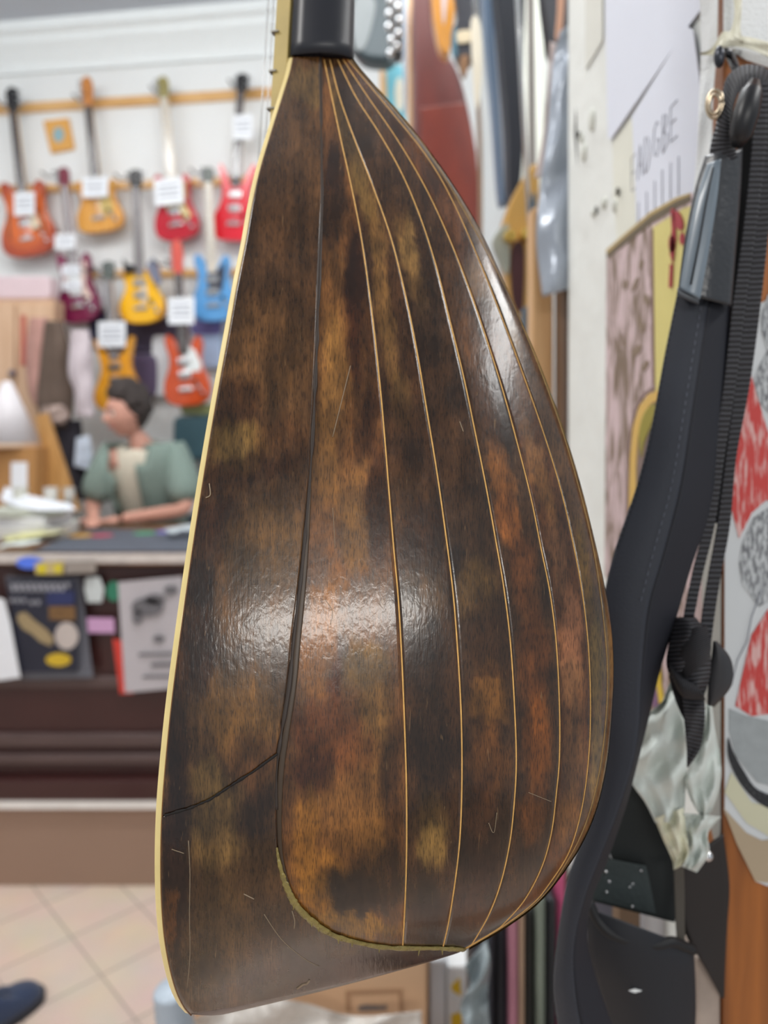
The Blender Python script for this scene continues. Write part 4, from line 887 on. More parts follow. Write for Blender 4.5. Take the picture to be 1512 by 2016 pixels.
# face features
def hp(x, y, z): return HD+hr @ Vector((x, y, z))-pl_
bm = bmesh.new()
for s in (-1, 1): sph(bm, hp(s*.028, -.078, .010), .0105)
bmobj('eyes', bm, mat('eye_white', (226, 222, 218), .3), pr, smooth=True)
bm = bmesh.new()
for s in (-1, 1): sph(bm, hp(s*.028, -.0865, .010), .0048)
bmobj('irises', bm, mat('iris_brown', (50, 34, 26), .2), pr, smooth=True)
for s in (-1, 1): tube('eyebrow', [hp(s*.012, -.094, .030), hp(s*.028, -.091, .036), hp(s*.044, -.080, .031)], .003, mat('brow_hair', (52, 42, 38), .8), pr)
tube('lips', [hp(-.024, -.084, -.059), hp(-.010, -.094, -.056), hp(.010, -.094, -.056), hp(.024, -.084, -.059)], .0045, mat('lips', (182, 104, 98), .5), pr, rs=[.002, .005, .005, .002])
# hair: shell plus curls
hairm = mat('dark_curly_hair', (58, 50, 48), .75, var=.4, nscale=40, bump=1, bscale=60)
bm = bmesh.new(); rn = random.Random(4)
q = bmesh.ops.create_uvsphere(bm, u_segments=36, v_segments=24, radius=1)
for v in q['verts']:
    x, y, z = v.co; k = 1+.06*math.sin(x*13+z*7)*math.sin(y*11+z*9)
    front = max(0, -y-.25)*max(0, .55-z)*2.5+max(0, -z-.25)*.5*(1 if y < .1 else .25)
    k = k*(1-min(.5, front)); v.co = hp(x*.092*k, y*.108*k+.016, z*.132*k+.022)
for i in range(150):
    t = rn.uniform(0, 2*math.pi); ph = rn.uniform(-.25, 1.45); x, y, z = math.cos(t)*math.cos(ph), math.sin(t)*math.cos(ph), math.sin(ph)
    if y < -.45 and z < .50: continue
    if abs(x) > .6 and y < -.05 and z < .1: continue
    sph(bm, hp(x*.090, y*.106+.016, z*.130+.024), rn.uniform(.014, .024), (1, 1, 1.2), 8, 6)
hrm = bmobj('hair', bm, hairm, pr, smooth=True).modifiers.new('r', 'REMESH'); hrm.mode = 'VOXEL'; hrm.voxel_size = .006; hrm.use_smooth_shade = True
# clothes
def cloth(name, V, E, R, m, cut=None, th=.006):
    me = skinmesh(V, E, R); bm = bmesh.new(); bm.from_mesh(me)
    for v in bm.verts: v.co -= pl_
    if cut: bmesh.ops.delete(bm, geom=[f for f in bm.faces if cut(f.calc_center_median()+pl_)], context='FACES')
    o = bmobj(name, bm, m, pr, smooth=True); s = o.modifiers.new('so', 'SOLIDIFY'); s.thickness = th; s.offset = 1; return o
tee = mat('cream_tee', (222, 214, 196), .85, var=.05, nscale=10)
cloth('t_shirt', [hips+Vector((0, -.01, 0)), BL_, CH, NK-Vector((0, 0, .03)), shL, shR], [(0,1),(1,2),(2,3),(2,4),(2,5)], [(.165,.138),(.165,.14),(.188,.156),(.12,.11),.079,.079], tee, lambda c: c.z > 1.612)
sg = mat('grey_green_shirt', (132, 150, 142), .85, var=.10, nscale=8, bump=.3, bscale=12)
def cutf(c):
    xm = -1.262-.02*(c.z-1.3)
    return (c.y < 3.90 and abs(c.x-xm) < .055+max(0, (c.z-1.44))*.30 and c.z < 1.62) or c.z > 1.605
mid = lambda a, b, t: a.lerp(b, t)
sl = .80
cloth('overshirt', [hips+Vector((0, 0, -.03)), BL_, CH, NK-Vector((0, -.01, .01)), shL, mid(shL, elL, .9), shR, mid(shR, elR, .9)], [(0,1),(1,2),(2,3),(2,4),(4,5),(2,6),(6,7)], [(.186,.162),(.19,.164),(.212,.176),(.135,.125),.096,.080,.096,.080], sg, cutf, .008)
cloth('collar', [NK-Vector((0, -.01, .05)), NK-Vector((0, -.012, -.005))], [(0,1)], [(.112,.10),(.086,.08)], sg, lambda c: (c.y < 3.78 and abs(c.x+1.235) < .06) or c.z > 1.60 or c.z < 1.555, .008)
cloth('trousers', [hips, hips+Vector((-.1, -.02, -.03)), kL, aL_+Vector((0, 0, .05)), hips+Vector((.1, -.02, -.03)), kR, aR+Vector((0, 0, .05))], [(0,1),(1,2),(2,3),(0,4),(4,5),(5,6)], [(.15,.12),.10,.072,.055,.10,.072,.055], mat('navy_trousers', (44, 50, 66), .85))
so = empty('bar_stool', (-1.22, 4.08, PLT), label='black round stool under the person behind the counter', cat='stool')
cyl('seat', (0, 0, .60), (0, 0, .655), .17, blk, so, n=28, bev=.01); 
for i in range(4):
    t = math.pi/4+i*math.pi/2; cyl('leg', (math.cos(t)*.2, math.sin(t)*.2, 0), (math.cos(t)*.13, math.sin(t)*.13, .605), .012, blk, so)
tube('foot_ring', [(.185*math.cos(t), .185*math.sin(t), .18) for t in [2*math.pi*i/24 for i in range(25)]], .008, blk, so)

# ------------------------------------------------------------------ instruments along the far right wall
redw = woodmat('dark_red_bass_wood', (66, 20, 20), (96, 32, 24), .4, (1, 1, .25), 9, .15)
def pp(pts, Y): return [P(x, y, Y) for x, y in pts]
def spl(pts, n=5): return [(v.x, v.y) for v in cr([Vector((x, y, 0)) for x, y in pts], n, True)]
def rplate(name, pts, Y, th, m, parent=None, org=None, bev=.004, smooth=True):
    q = pp(spl(pts) if smooth else pts, Y); q = [v-org for v in q] if org is not None else q
    o = plate(name, q, th, (0, 1, 0), m, parent)
    if bev: b = o.modifiers.new('b', 'BEVEL'); b.width = bev; b.segments = 3; b.limit_method = 'ANGLE'; b.angle_limit = math.radians(55)
    return o
q = P(865, 1440, 2.25); q.z = 0
db = empty('double_bass', q, label='dark red upright bass standing behind the mandolin, right of its neck', cat='upright bass')
rplate('body', [(815,-60),(846,-64),(851,30),(866,85),(898,130),(920,200),(938,300),(948,430),(944,560),(926,690),(934,820),(966,1000),(958,1250),(890,1400),(800,1400),(735,1250),(760,900),(800,700),(812,450),(815,200)], 2.2, .17, redw, db, q, .012)
rplate('lower_panel', [(828,212),(918,200),(938,300),(947,430),(942,560),(926,680),(832,680)], 2.192, .010, woodmat('red_panel', (84, 26, 22), (118, 44, 28), .38, (1, 1, .25), 9, .15), db, q, .003, False)
cyl('end_pin', (0, .05, 0), (0, .05, P(0, 1385, 2.2).z), .008, chrome, db)
q = P(815, 1500, 2.35); q.z = 0
wbn = empty('wooden_stand', q, label='stepped pale wooden upright along the left edge of dark red bass', cat='stand')
zf = HZ+CZ*F/2.43
rplate('upright', [(803,-60),(819,-60),(819,155),(826,156),(827,204),(838,206),(840,zf-2),(806,zf-2)], 2.43, .05, woodmat('pale_upright_wood', (206, 158, 108), (226, 184, 140), .4), wbn, q, .002, False)
# overhead pole from which bags and cases hang
hb = setp(cyl('hanging_pole', (.20, .95, 3.02), (.20, 3.9, 3.02), .014, chrome), 'long steel pole overhead along the right wall carrying hanging bags', 'pole')
def hang(o, x, Y, z0):
    r = tube('hook', [Vector((x, Y, z0))-Vector(o.location), Vector((x+(.20-x)*.5, Y, (z0+3.04)/2))-Vector(o.location), Vector((.20, Y, 3.037))-Vector(o.location)], .004, chrome, o)
def hitem(name, Y, label, cat, parts, group=None):
    q = P(parts[0][1][0][0], 0, Y); q.z = 2.6; o = empty(name, q, label=label, cat=cat, group=group)
    top = None
    for (nm, pts, dy, th, m, bev) in parts:
        rplate(nm, pts, Y+dy, th, m, o, q, bev)
    z0 = max(P(0, y, Y).z for _, y in parts[0][1])-.03; x = sum(P(a, 0, Y).x for a, y in parts[0][1])/len(parts[0][1])
    hang(o, x, Y+.02, z0); return o
tealg = mat('dark_teal_case', (46, 60, 66), .4, var=.2)
hitem('guitar_case', 2.9, 'dark teal-grey case hanging just right of the mandolin neck', 'case', [('shell', [(672,-30),(778,-30),(786,60),(776,112),(735,118),(705,105),(680,60)], 0, .10, tealg, .02), ('grey_panel', [(698,0),(738,0),(730,60),(715,96),(698,88)], -.004, .006, mat('grey_panel', (118, 124, 126), .5, var=.1), .002)])
ht = hitem('bass_headstock', 2.5, 'black headstock crowded with chrome tuners, left of the dark red bass', 'headstock', [('headstock', [(762,-60),(800,-60),(798,60),(792,115),(776,112),(766,60)], 0, .02, blk, .004)])
rn = random.Random(9)
for i in range(9):
    x, y = 768+(i % 2)*16+rn.uniform(-3, 3), 0+i*13; bm = bmesh.new(); c = P(x, y, 2.47)-Vector(ht.location); sph(bm, c, .011, (1, .8, 1.2)); bcyl(bm, c, c+Vector((0, .045, 0)), .004); bmobj('tuner', bm, chrome, ht, smooth=True)
hitem('guitar_neck', 2.30, 'thin shiny steel-strung neck in front of the pale upright', 'guitar neck', [('neck', [(795,-60),(802,-60),(802,90),(801,210),(795,212),(794,90)], 0, .02, mat('silvery_neck', (176, 184, 196), .25, .7), .003)])
q = P(770, 200, 3.2); am = empty('display_card', q, label='turquoise and cream card standing between mandolin and the pale upright', cat='card')
rplate('turquoise_panel', [(760,128),(792,126),(800,215),(806,330),(770,330),(762,210)], 3.2, .03, mat('turquoise', (108, 184, 202), .5, var=.12), am, q, .003, False)
rplate('orange_edge', [(748,140),(758,138),(766,210),(766,330),(750,330)], 3.205, .03, mat('peach_edge', (222, 178, 120), .5), am, q, .002, False)
rplate('cream_print', ell(786, 185, 9, 34), 3.19, .004, mat('cream_print', (218, 214, 196), .5, var=.2), am, q, .001, False)
def box3(name, x0, x1, y0, y1, z0, z1, m, label, cat, bev=.004):
    o = box(name, ((x0+x1)/2, (y0+y1)/2, (z0+z1)/2), (x1-x0, y1-y0, z1-z0), m, bev=bev); return setp(o, label, cat)
zc = P(0, 330, 3.2).z
box3('display_shelf', P(745, 0, 3.2).x, P(812, 0, 3.2).x, 3.10, 3.40, 0, zc-.002, mat('shelf_white', (216, 220, 222), .6, var=.04), 'tall white cabinet carrying the turquoise card behind the mandolin', 'cabinet')
amber = burst('amber_body', (222, 160, 70), (170, 98, 34), 0, .3)
hitem('ukulele', 1.95, 'small amber instrument body hanging in front of the dark red bass', 'ukulele', [('body', [(852,-70),(905,-70),(896,20),(890,80),(882,106),(866,92),(856,50),(851,0)], 0, .05, mat('amber_gloss', (206, 142, 60), .3, coat=.4, var=.2), .006), ('pale_stripe', [(868,-60),(882,-60),(878,20),(874,48),(870,20)], -.003, .004, mat('lilac_stripe', (206, 190, 190), .4), .001)])
hitem('violin_scroll', 1.85, 'dark scroll with teal and cream pieces hanging right of the amber body', 'violin', [('scroll', [(895,-60),(945,-60),(940,20),(934,55),(936,110),(912,128),(896,104),(890,60),(900,30)], 0, .035, mat('scroll_dark', (42, 42, 50), .4, var=.3, nscale=12), .006), ('cream_block', [(900,62),(930,60),(932,78),(902,84)], -.004, .006, mat('cream_block', (206, 190, 160), .5), .001), ('teal_block', [(890,58),(898,54),(900,108),(890,104)], -.004, .006, mat('teal_block', (70, 108, 124), .5), .001), ('brown_tip', [(906,112),(922,108),(920,140),(912,150),(906,132)], -.003, .02, mat('brown_tip', (128, 92, 60), .5), .002)])
hitem('violin_bow', 1.9, 'long thin brown bow hanging down left of the steel-blue bag', 'bow', [('bow_stick', [(928,-60),(936,-60),(944,150),(950,300),(950,500),(944,500),(941,300),(936,150)], .04, .012, mat('bow_brown', (128, 104, 84), .5, var=.2), .002)])
hitem('strap_bundle', 1.75, 'cream strap hanging beside the dark scroll', 'strap', [('strap', [(928,40),(944,42),(950,120),(944,200),(936,205),(930,120)], .0, .01, mat('cream_strap', (222, 212, 192), .7), .002)])
steelb = mat('steel_blue_bag', (104, 124, 148), .45, var=.25, nscale=9); navb = mat('navy_black_bag', (20, 24, 36), .5, var=.2)
hitem('gig_bag', 1.62, 'narrow steel-blue gig bag hanging left of the navy one', 'gig bag', [('bag_panel', [(950,-70),(978,-70),(986,80),(1000,260),(1006,380),(994,396),(984,380),(972,220),(958,80)], 0, .05, steelb, .012), ('pale_piping', [(966,-60),(972,-60),(988,200),(1000,378),(994,380),(982,200)], -.004, .006, mat('piping_grey', (170, 174, 182), .4), .001)])
hitem('gig_bag', 1.55, 'navy-black long gig bag hanging between steel-blue bag and white column', 'gig bag', [('bag_panel', [(976,-70),(1030,-70),(1032,120),(1030,300),(1018,396),(1004,380),(1000,240),(986,80)], .0, .06, navb, .012)])
box3('pipe_column', P(1030, 0, 2.6).x, P(1072, 0, 2.6).x, 2.6, 2.68, 0, 4.06, mat('column_cream', (224, 226, 216), .6, var=.03), 'white column at far right wall between navy bag and silver bag', 'column', .01)
hitem('gig_bag', 1.56, 'charcoal bag hanging at the top behind the silver plastic sleeve', 'gig bag', [('bag_panel', [(1072,-70),(1146,-70),(1146,40),(1128,70),(1096,110),(1078,60)], .0, .05, mat('charcoal_bag', (60, 60, 66), .5), .01)])
hitem('leather_strap', 1.38, 'peach leather strap hanging down into the silver plastic sleeve', 'strap', [('strap', [(1100,-60),(1114,-60),(1110,30),(1104,74),(1094,72),(1098,20)], 0, .006, mat('peach_leather', (206, 156, 128), .5), .001)])
# silver plastic sleeve
sil = mat('silver_plastic', (158, 166, 178), .28, .25, var=.22, nscale=7, bump=.5, bscale=16)
o = ribbon('plastic_bag', [(1102,62,1.08),(1088,130,1.08),(1078,250,1.07),(1062,380,1.06),(1056,480,1.05),(1068,585,1.05)], [(1140,34,1.10),(1142,150,1.09),(1142,280,1.08),(1146,400,1.07),(1151,500,1.06),(1150,558,1.06)], .03, sil, bulge=.02, ripple=.008, n=50); setp(o, 'silver-grey plastic instrument sleeve hanging left of the white wall edge', 'plastic bag')
o = ribbon('cloth_edge', [(1083,82,1.12),(1078,160,1.12),(1068,270,1.12),(1052,350,1.11)], [(1096,86,1.12),(1089,170,1.12),(1082,270,1.12),(1066,350,1.11)], .01, mat('pale_pink_edge', (214, 196, 190), .6)); setp(o, 'pale pink cloth edge showing left of the silver plastic sleeve', 'cloth')
# gold guitar beyond the sleeve, standing on a plinth
q = P(1020, 700, 1.45)
gg = empty('electric_guitar', q, label='gold and maroon guitar body with brass knobs, left of silver sleeve', cat='guitar')
gold = mat('gold_top', (190, 146, 74), .3, .2, coat=.4, var=.2)
rplate('body', [(1052,322),(1062,345),(1062,450),(1056,560),(1036,625),(1010,610),(994,540),(985,470),(1004,400),(1030,350)], 1.45, .05, gold, gg, q, .01)
rplate('grey_binding', [(972,470),(1000,440),(1004,500),(1000,540),(984,510)], 1.44, .03, mat('greenish_grey', (150, 152, 140), .4), gg, q, .004)
rplate('maroon_panel', [(1008,488),(1032,486),(1030,600),(1020,612),(1008,580)], 1.444, .006, mat('maroon_panel', (66, 28, 32), .4), gg, q, .001)
for x, y in ((1003, 466), (1036, 462)):
    c = P(x, y, 1.43)-q; cyl('knob', c+Vector((0, .03, 0)), c-Vector((0, .012, 0)), .011, mat('brass', (214, 180, 96), .25, .8), gg, n=20, bev=.002)
rplate('neck', [(1040,-60),(1052,-60),(1056,340),(1044,350)], 1.46, .02, mat('grey_neck', (140, 134, 130), .5), gg, q, .002, False)
hang(gg, P(1046, 0, 1.46).x, 1.47, P(0, -50, 1.46).z)
hitem('guitar_headstock', 1.3, 'blue-grey headstock with chrome tuner beside the pale wooden post', 'headstock', [('headstock', [(1048,400),(1056,400),(1056,600),(1052,668),(1034,660),(1030,610),(1046,580)], 0, .02, mat('blue_grey_head', (84, 100, 112), .35), .003)])
bm = bmesh.new(); sph(bm, P(1049, 659, 1.285), .008); setp(bmobj('chrome_button', bm, chrome, smooth=True), 'tiny chrome tuner button glinting beside the pale wooden post', 'tuner')
# wooden posts
zf = 0
lp = box3('wooden_post', P(1064, 0, 1.06).x, P(1109, 0, 1.06).x, 1.12, 1.16, 0, P(0, 400, 1.1).z, woodmat('pale_post_wood', (196, 150, 100), (214, 172, 122), .5), 'pale wooden post below the silver sleeve, left of the brown post', 'post')
dp = box3('wooden_post', P(1109, 0, 1.06).x+.001, P(1137, 0, 1.06).x-.002, 1.06, 1.12, 0, P(0, 400, 1.1).z, woodmat('brown_post_wood', (82, 60, 46), (104, 80, 62), .5), 'dark brown wooden post against the white wall end', 'post')
# ------------------------------------------------------------------ right wall: paper, poster, cord
def wplate(name, pts, m, off, th=.0006, parent=None, smooth=False):
    pts = spl(pts) if smooth else pts
    return plate(name, [PW(x, y, WX-off) for x, y in pts], th, (1, 0, 0), m, parent)
paperm = mat('wall_paper_white', (222, 226, 238), .55, var=.03, nscale=8)
setp(wplate('paper_sheet', [(1190,-60),(1400,-60),(1384,12),(1356,50),(1204,272),(1196,274)], paperm, .0035), 'large blank white sheet at the top of the right wall', 'paper')
setp(wplate('paper_sheet', [(1152,-60),(1186,-60),(1186,80),(1152,138)], mat('paper_rough', (216, 216, 208), .7, var=.06, nscale=30), .0022), 'narrow off-white strip at the far end of the right wall top', 'paper')
tx = setp(wplate('lettered_sheet', [(1244,228),(1352,52),(1364,60),(1376,150),(1381,250),(1376,402),(1254,462)], paperm, .0050), 'white sheet with handwritten letters EADGBE and tuning lines, on the right wall', 'paper')
setp(wplate('paper_sheet', [(1206,282),(1240,236),(1250,240),(1252,470),(1216,486),(1208,400)], mat('paper_cream', (224, 224, 212), .7, var=.06, nscale=20), .0012), 'cream paper scrap left of the lettered sheet', 'paper')
pen = mat('pencil_grey', (104, 106, 122), .7)
G = {'E': [[(1,1),(0,1),(0,0),(1,0)],[(0,.52),(.8,.52)]], 'A': [[(0,0),(.5,1),(1,0)],[(.2,.4),(.8,.4)]], 'D': [[(0,0),(0,1),(.6,.92),(1,.6),(1,.35),(.6,.05),(0,0)]], 'G': [[(.95,.88),(.6,1),(.15,.85),(0,.45),(.15,.1),(.6,0),(.95,.15),(1,.45),(.55,.45)]], 'B': [[(0,0),(0,1),(.7,.92),(.8,.7),(.1,.52),(.9,.42),(.95,.15),(0,0)]]}
ybase = 1.0
pxs = [1253, 1265, 1280, 1297, 1316, 1331]; wdt = [10, 13, 12, 14, 12, 17]
for ch, px, w_ in zip('EADGBE', pxs, wdt):
    Y0 = WX*F/(px-CX); Y1 = WX*F/(px+w_-CX)
    zb = CZ+.214+.010*(px-1256)/81; zt_ = zb+.029*(1+.18*(px-1256)/81)
    zb2 = {1253: 378, 1265: 356, 1280: 342, 1297: 314, 1316: 303, 1331: 281}[px]; zt2 = {1253: 312, 1265: 292, 1280: 272, 1297: 248, 1316: 228, 1331: 213}[px]
    zb = CZ+(HZ-zb2)/F*Y0; zt_ = CZ+(HZ-zt2)/F*Y0
    for k, st_ in enumerate(G[ch]):
        tube('letter_'+ch.lower() if k == 0 else 'letter_stroke', [Vector((WX-.0053, Y0+(Y1-Y0)*(.08+a*.8), zb+(zt_-zb)*b)) for a, b in st_], .00042, pen, tx, n=5)
for px, y0, y1 in ((1257, 398, 446), (1273, 378, 438), (1289, 356, 420), (1304, 334, 402), (1320, 320, 392), (1336, 308, 384)):
    tube('tuning_line', [PW(px, y0, WX-.0053), PW(px, y1, WX-.0053)], .00042, pen, tx, n=5)
# blobs of filler and dark dents in the plaster
for k, (x, y, rx, ry) in enumerate(((1146,272,6,10),(1166,236,14,22),(1150,300,12,18),(1190,400,10,12),(1212,405,9,14),(1170,420,9,7))):
    bm = bmesh.new(); c = PW(x, y, WX-.001); Y = c.y; sph(bm, c, 1, (.004, rx/F*Y*1.3, ry/F*Y), 14, 10)
    st(bmobj('trim_%d' % (6+k), bm, mat('filler_white', (206, 208, 200), .8, var=.1), smooth=True))
for k, (x, y) in enumerate(((1216,378),(1174,414),(1140,266))):
    bm = bmesh.new(); c = PW(x, y, WX-.0045); sph(bm, c, 1, (.002, .003, .005)); st(bmobj('trim_%d' % (14+k), bm, mat('dent_dark', (70, 66, 58), .9), smooth=True))
o = tube('black_cable', [P(x, y, Y) for x, y, Y in ((1141,-40,1.0),(1143,80,1.0),(1140,200,.995),(1137,262,.99),(1143,330,.985),(1149,420,.98),(1153,520,.98),(1155,600,.985))], .0042, mat('cable_black', (30, 32, 32), .6)); setp(o, 'black cable running down the far edge of the white wall', 'cable')
# illustrated poster
def pmottle():
    m = bpy.data.materials.new('poster_mauve_brown'); m.use_nodes = True; nt = m.node_tree; N = nt.nodes; L = nt.links; b = N['Principled BSDF']
    tc = N.new('ShaderNodeTexCoord'); mp = N.new('ShaderNodeMapping'); mp.inputs['Scale'].default_value = (1, 26, 9); no = N.new('ShaderNodeTexNoise'); no.inputs['Scale'].default_value = 1.6; no.inputs['Detail'].default_value = 4; no.inputs['Distortion'].default_value = 1.5
    L.new(tc.outputs['Object'], mp.inputs[0]); L.new(mp.outputs[0], no.inputs['Vector']); c = N.new('ShaderNodeValToRGB'); L.new(no.outputs['Fac'], c.inputs[0])
    c.color_ramp.elements[0].position = .38; c.color_ramp.elements[0].color = (*lin((126, 108, 92)), 1); c.color_ramp.elements[1].position = .56; c.color_ramp.elements[1].color = (*lin((206, 184, 186)), 1)
    L.new(c.outputs[0], b.inputs['Base Color']); b.inputs['Roughness'].default_value = .6; return m
ill = setp(wplate('illustrated_poster', [(1194,496),(1230,462),(1280,420),(1330,392),(1356,382),(1400,366),(1412,420),(1412,1480),(1290,1430),(1260,1330),(1190,1130)], pmottle(), .0060), 'old illustrated poster in mauve and yellow with a gold arch, on the right wall', 'poster')
yel = mat('poster_yellow', (214, 202, 128), .6, var=.1, nscale=20); 
wplate('dark_border', [(1193,500),(1230,466),(1280,424),(1330,396),(1358,384),(1360,396),(1330,410),(1282,440),(1232,480),(1196,508)], mat('border_brown', (104, 92, 72), .6), .0066, parent=ill)
wplate('top_border', [(1193,492),(1230,460),(1280,417),(1330,389),(1357,380),(1358,385),(1330,396),(1280,425),(1230,467),(1194,500)], mat('border_ochre', (186, 162, 110), .6), .0068, parent=ill)
wplate('yellow_band', [(1284,448),(1345,410),(1380,400),(1400,800),(1288,790),(1286,600)], yel, .0064, parent=ill)
wplate('mauve_line', [(1281,452),(1285,450),(1289,800),(1284,800)], mat('line_brown', (128, 100, 96), .6), .0069, parent=ill)
arch = [(1236,1120),(1238,980),(1240,900),(1246,840),(1258,800),(1276,776),(1296,768),(1320,768),(1320,786),(1298,786),(1280,796),(1264,822),(1256,860),(1252,920),(1252,1000),(1250,1120)]
wplate('gold_arch', arch, mat('arch_gold', (214, 176, 96), .5, var=.08), .0071, parent=ill)
wplate('arch_field', [(1250,1110),(1252,920),(1256,860),(1264,822),(1280,798),(1320,790),(1320,1120)], mat('arch_field', (128, 110, 104), .6, var=.55, nscale=60), .0066, parent=ill)
wplate('leaf_shape', [(1258,850),(1270,810),(1290,796),(1284,830),(1268,870),(1262,900)], mat('olive_leaf', (150, 140, 60), .6), .0075, parent=ill, smooth=True)
wplate('arch_outline', [(1228,1100),(1231,960),(1234,870),(1246,806),(1262,776),(1288,758),(1290,762),(1264,782),(1250,810),(1238,872),(1236,960),(1234,1100)], mat('outline_mauve', (150, 128, 124), .6), .0072, parent=ill)
redp = mat('poster_red', (168, 52, 62), .55, var=.15)
for pts in (ell(1334, 434, 9, 20, a=-.3), [(1320,412),(1326,410),(1330,470),(1324,520),(1318,500),(1322,450)], ell(1322, 480, 6, 18), ell(1342, 470, 5, 12), [(1318,520),(1324,520),(1322,566),(1316,566)]):
    wplate('red_fruit', pts, redp, .0078, parent=ill)
for k, (x, y, rx, ry, a) in enumerate(((1262,520,4,10,.3),(1250,560,4,16,.4),(1272,590,5,12,-.3),(1262,640,5,16,-.3),(1254,690,6,14,.6),(1270,720,5,12,.5),(1230,560,5,10,0))):
    wplate('brown_figure', ell(x, y, rx, ry, a=a), mat('figure_brown', (136, 118, 100), .6), .0067, parent=ill)
wplate('gold_scroll', spl([(1288,1290),(1298,1300),(1302,1350),(1308,1390),(1300,1396),(1292,1350),(1284,1320)]), mat('scroll_yellow', (206, 176, 60), .6), .0071, parent=ill)
wplate('purple_field', [(1280,1330),(1292,1340),(1296,1390),(1288,1395),(1276,1370)], mat('purple_print', (120, 90, 120), .6), .0070, parent=ill)
# ------------------------------------------------------------------ papers on the wooden pilaster
FY = .5262
def fplate(name, pts, m, Y=FY, th=.0004, parent=None, smooth=False):
    pts = spl(pts, 4) if smooth else pts
    return plate(name, [P(x, y, Y) for x, y in pts], th, (0, 1, 0), m, parent)
dr = setp(fplate('drawing_sheet', [(1427,640),(1560,560),(1560,1700),(1512,1745),(1487,1735),(1427,1600)], mat('drawing_white', (208, 212, 214), .6, var=.05, nscale=12)), 'white sheet with red and grey pencil drawing on the wooden pilaster', 'drawing')
def crayon(name, rgb, w=(206, 208, 210), lo=.42, hi=.50, sx=90, sz=14, rot=.25):
    m = bpy.data.materials.new(name); m.use_nodes = True; nt = m.node_tree; N = nt.nodes; L = nt.links; b = N['Principled BSDF']
    tc = N.new('ShaderNodeTexCoord'); mp = N.new('ShaderNodeMapping'); mp.inputs['Rotation'].default_value = (0, rot, 0); mp.inputs['Scale'].default_value = (sx, 1, sz); no = N.new('ShaderNodeTexNoise'); no.inputs['Scale'].default_value = 4; no.inputs['Detail'].default_value = 3
    L.new(tc.outputs['Object'], mp.inputs[0]); L.new(mp.outputs[0], no.inputs['Vector']); c = N.new('ShaderNodeValToRGB'); L.new(no.outputs['Fac'], c.inputs[0])
    c.color_ramp.elements[0].position = lo; c.color_ramp.elements[0].color = (*lin(w), 1); c.color_ramp.elements[1].position = hi; c.color_ramp.elements[1].color = (*lin(rgb), 1)
    L.new(c.outputs[0], b.inputs['Base Color']); b.inputs['Roughness'].default_value = .6; return m
rc = crayon('red_crayon', (196, 66, 62), (218, 176, 172), .38, .52); gc = crayon('grey_pencil', (112, 114, 118), (196, 200, 202), .40, .60, 120, 40, .6)
FP = FY-.0006
fplate('red_crayon_field', [(1478,735),(1494,790),(1512,850),(1560,900),(1560,960),(1530,985),(1508,985),(1480,1010),(1455,1060),(1440,1000),(1452,860),(1462,780)], rc, FP, parent=dr)
fplate('red_crayon_field', [(1560,1170),(1512,1200),(1480,1250),(1468,1300),(1448,1390),(1480,1410),(1560,1400)], rc, FP, parent=dr)
fplate('grey_pencil_field', [(1560,985),(1512,1000),(1484,1020),(1462,1070),(1456,1110),(1462,1150),(1494,1195),(1520,1180),(1560,1150)], gc, FP, parent=dr)
fplate('grey_pencil_field', [(1560,560),(1512,580),(1500,620),(1500,650),(1512,690),(1496,720),(1486,745),(1494,790),(1512,810),(1560,860)], gc, FP-.0002, parent=dr)
fplate('grey_wash', [(1436,1395),(1470,1410),(1560,1430),(1560,1560),(1490,1540),(1450,1490),(1436,1440)], mat('grey_wash', (156, 162, 164), .6, var=.2, nscale=120), FP, parent=dr)
fplate('black_band', spl([(1434,1452),(1444,1480),(1466,1520),(1494,1556),(1560,1580),(1560,1604),(1510,1590),(1476,1565),(1450,1530),(1434,1490)], 4), crayon('black_crayon', (34, 36, 40), (90, 92, 94), .3, .42, 100, 100), FP-.0003, parent=dr)
fplate('yellowed_tape', [(1427,1560),(1470,1620),(1520,1650),(1560,1650),(1560,1600),(1520,1590),(1480,1580),(1440,1520)], mat('yellowed_tape', (206, 204, 176), .4), FP, parent=dr)
fplate('translucent_corner', [(1424,1590),(1470,1640),(1500,1655),(1560,1650),(1560,1728),(1512,1738),(1487,1735),(1450,1660)], mat('tan_tape', (178, 160, 134), .35), FP-.0002, parent=dr)
tube('pencil_outline', [P(x, y, FP-.0006) for x, y in ((1500,1160),(1480,1215),(1470,1265),(1452,1300),(1440,1350))], .0003, MATS['pencil_grey'], dr, n=5)
# paper fold covering the pilaster's inner side, its shade painted grey
o = plate('paper_fold', [Vector((WX-.0165, y_, CZ+(HZ-z_)/F*y_)) for y_, z_ in ((.5275, 600), (.558, 600), (.560, 1560), (.530, 1700))], .0005, (1, 0, 0), mat('fold_shaded_grey', (176, 176, 170), .6, var=.1)); setp(o, 'white paper fold with painted-in shade wrapping the inner side of the wooden pilaster', 'paper')
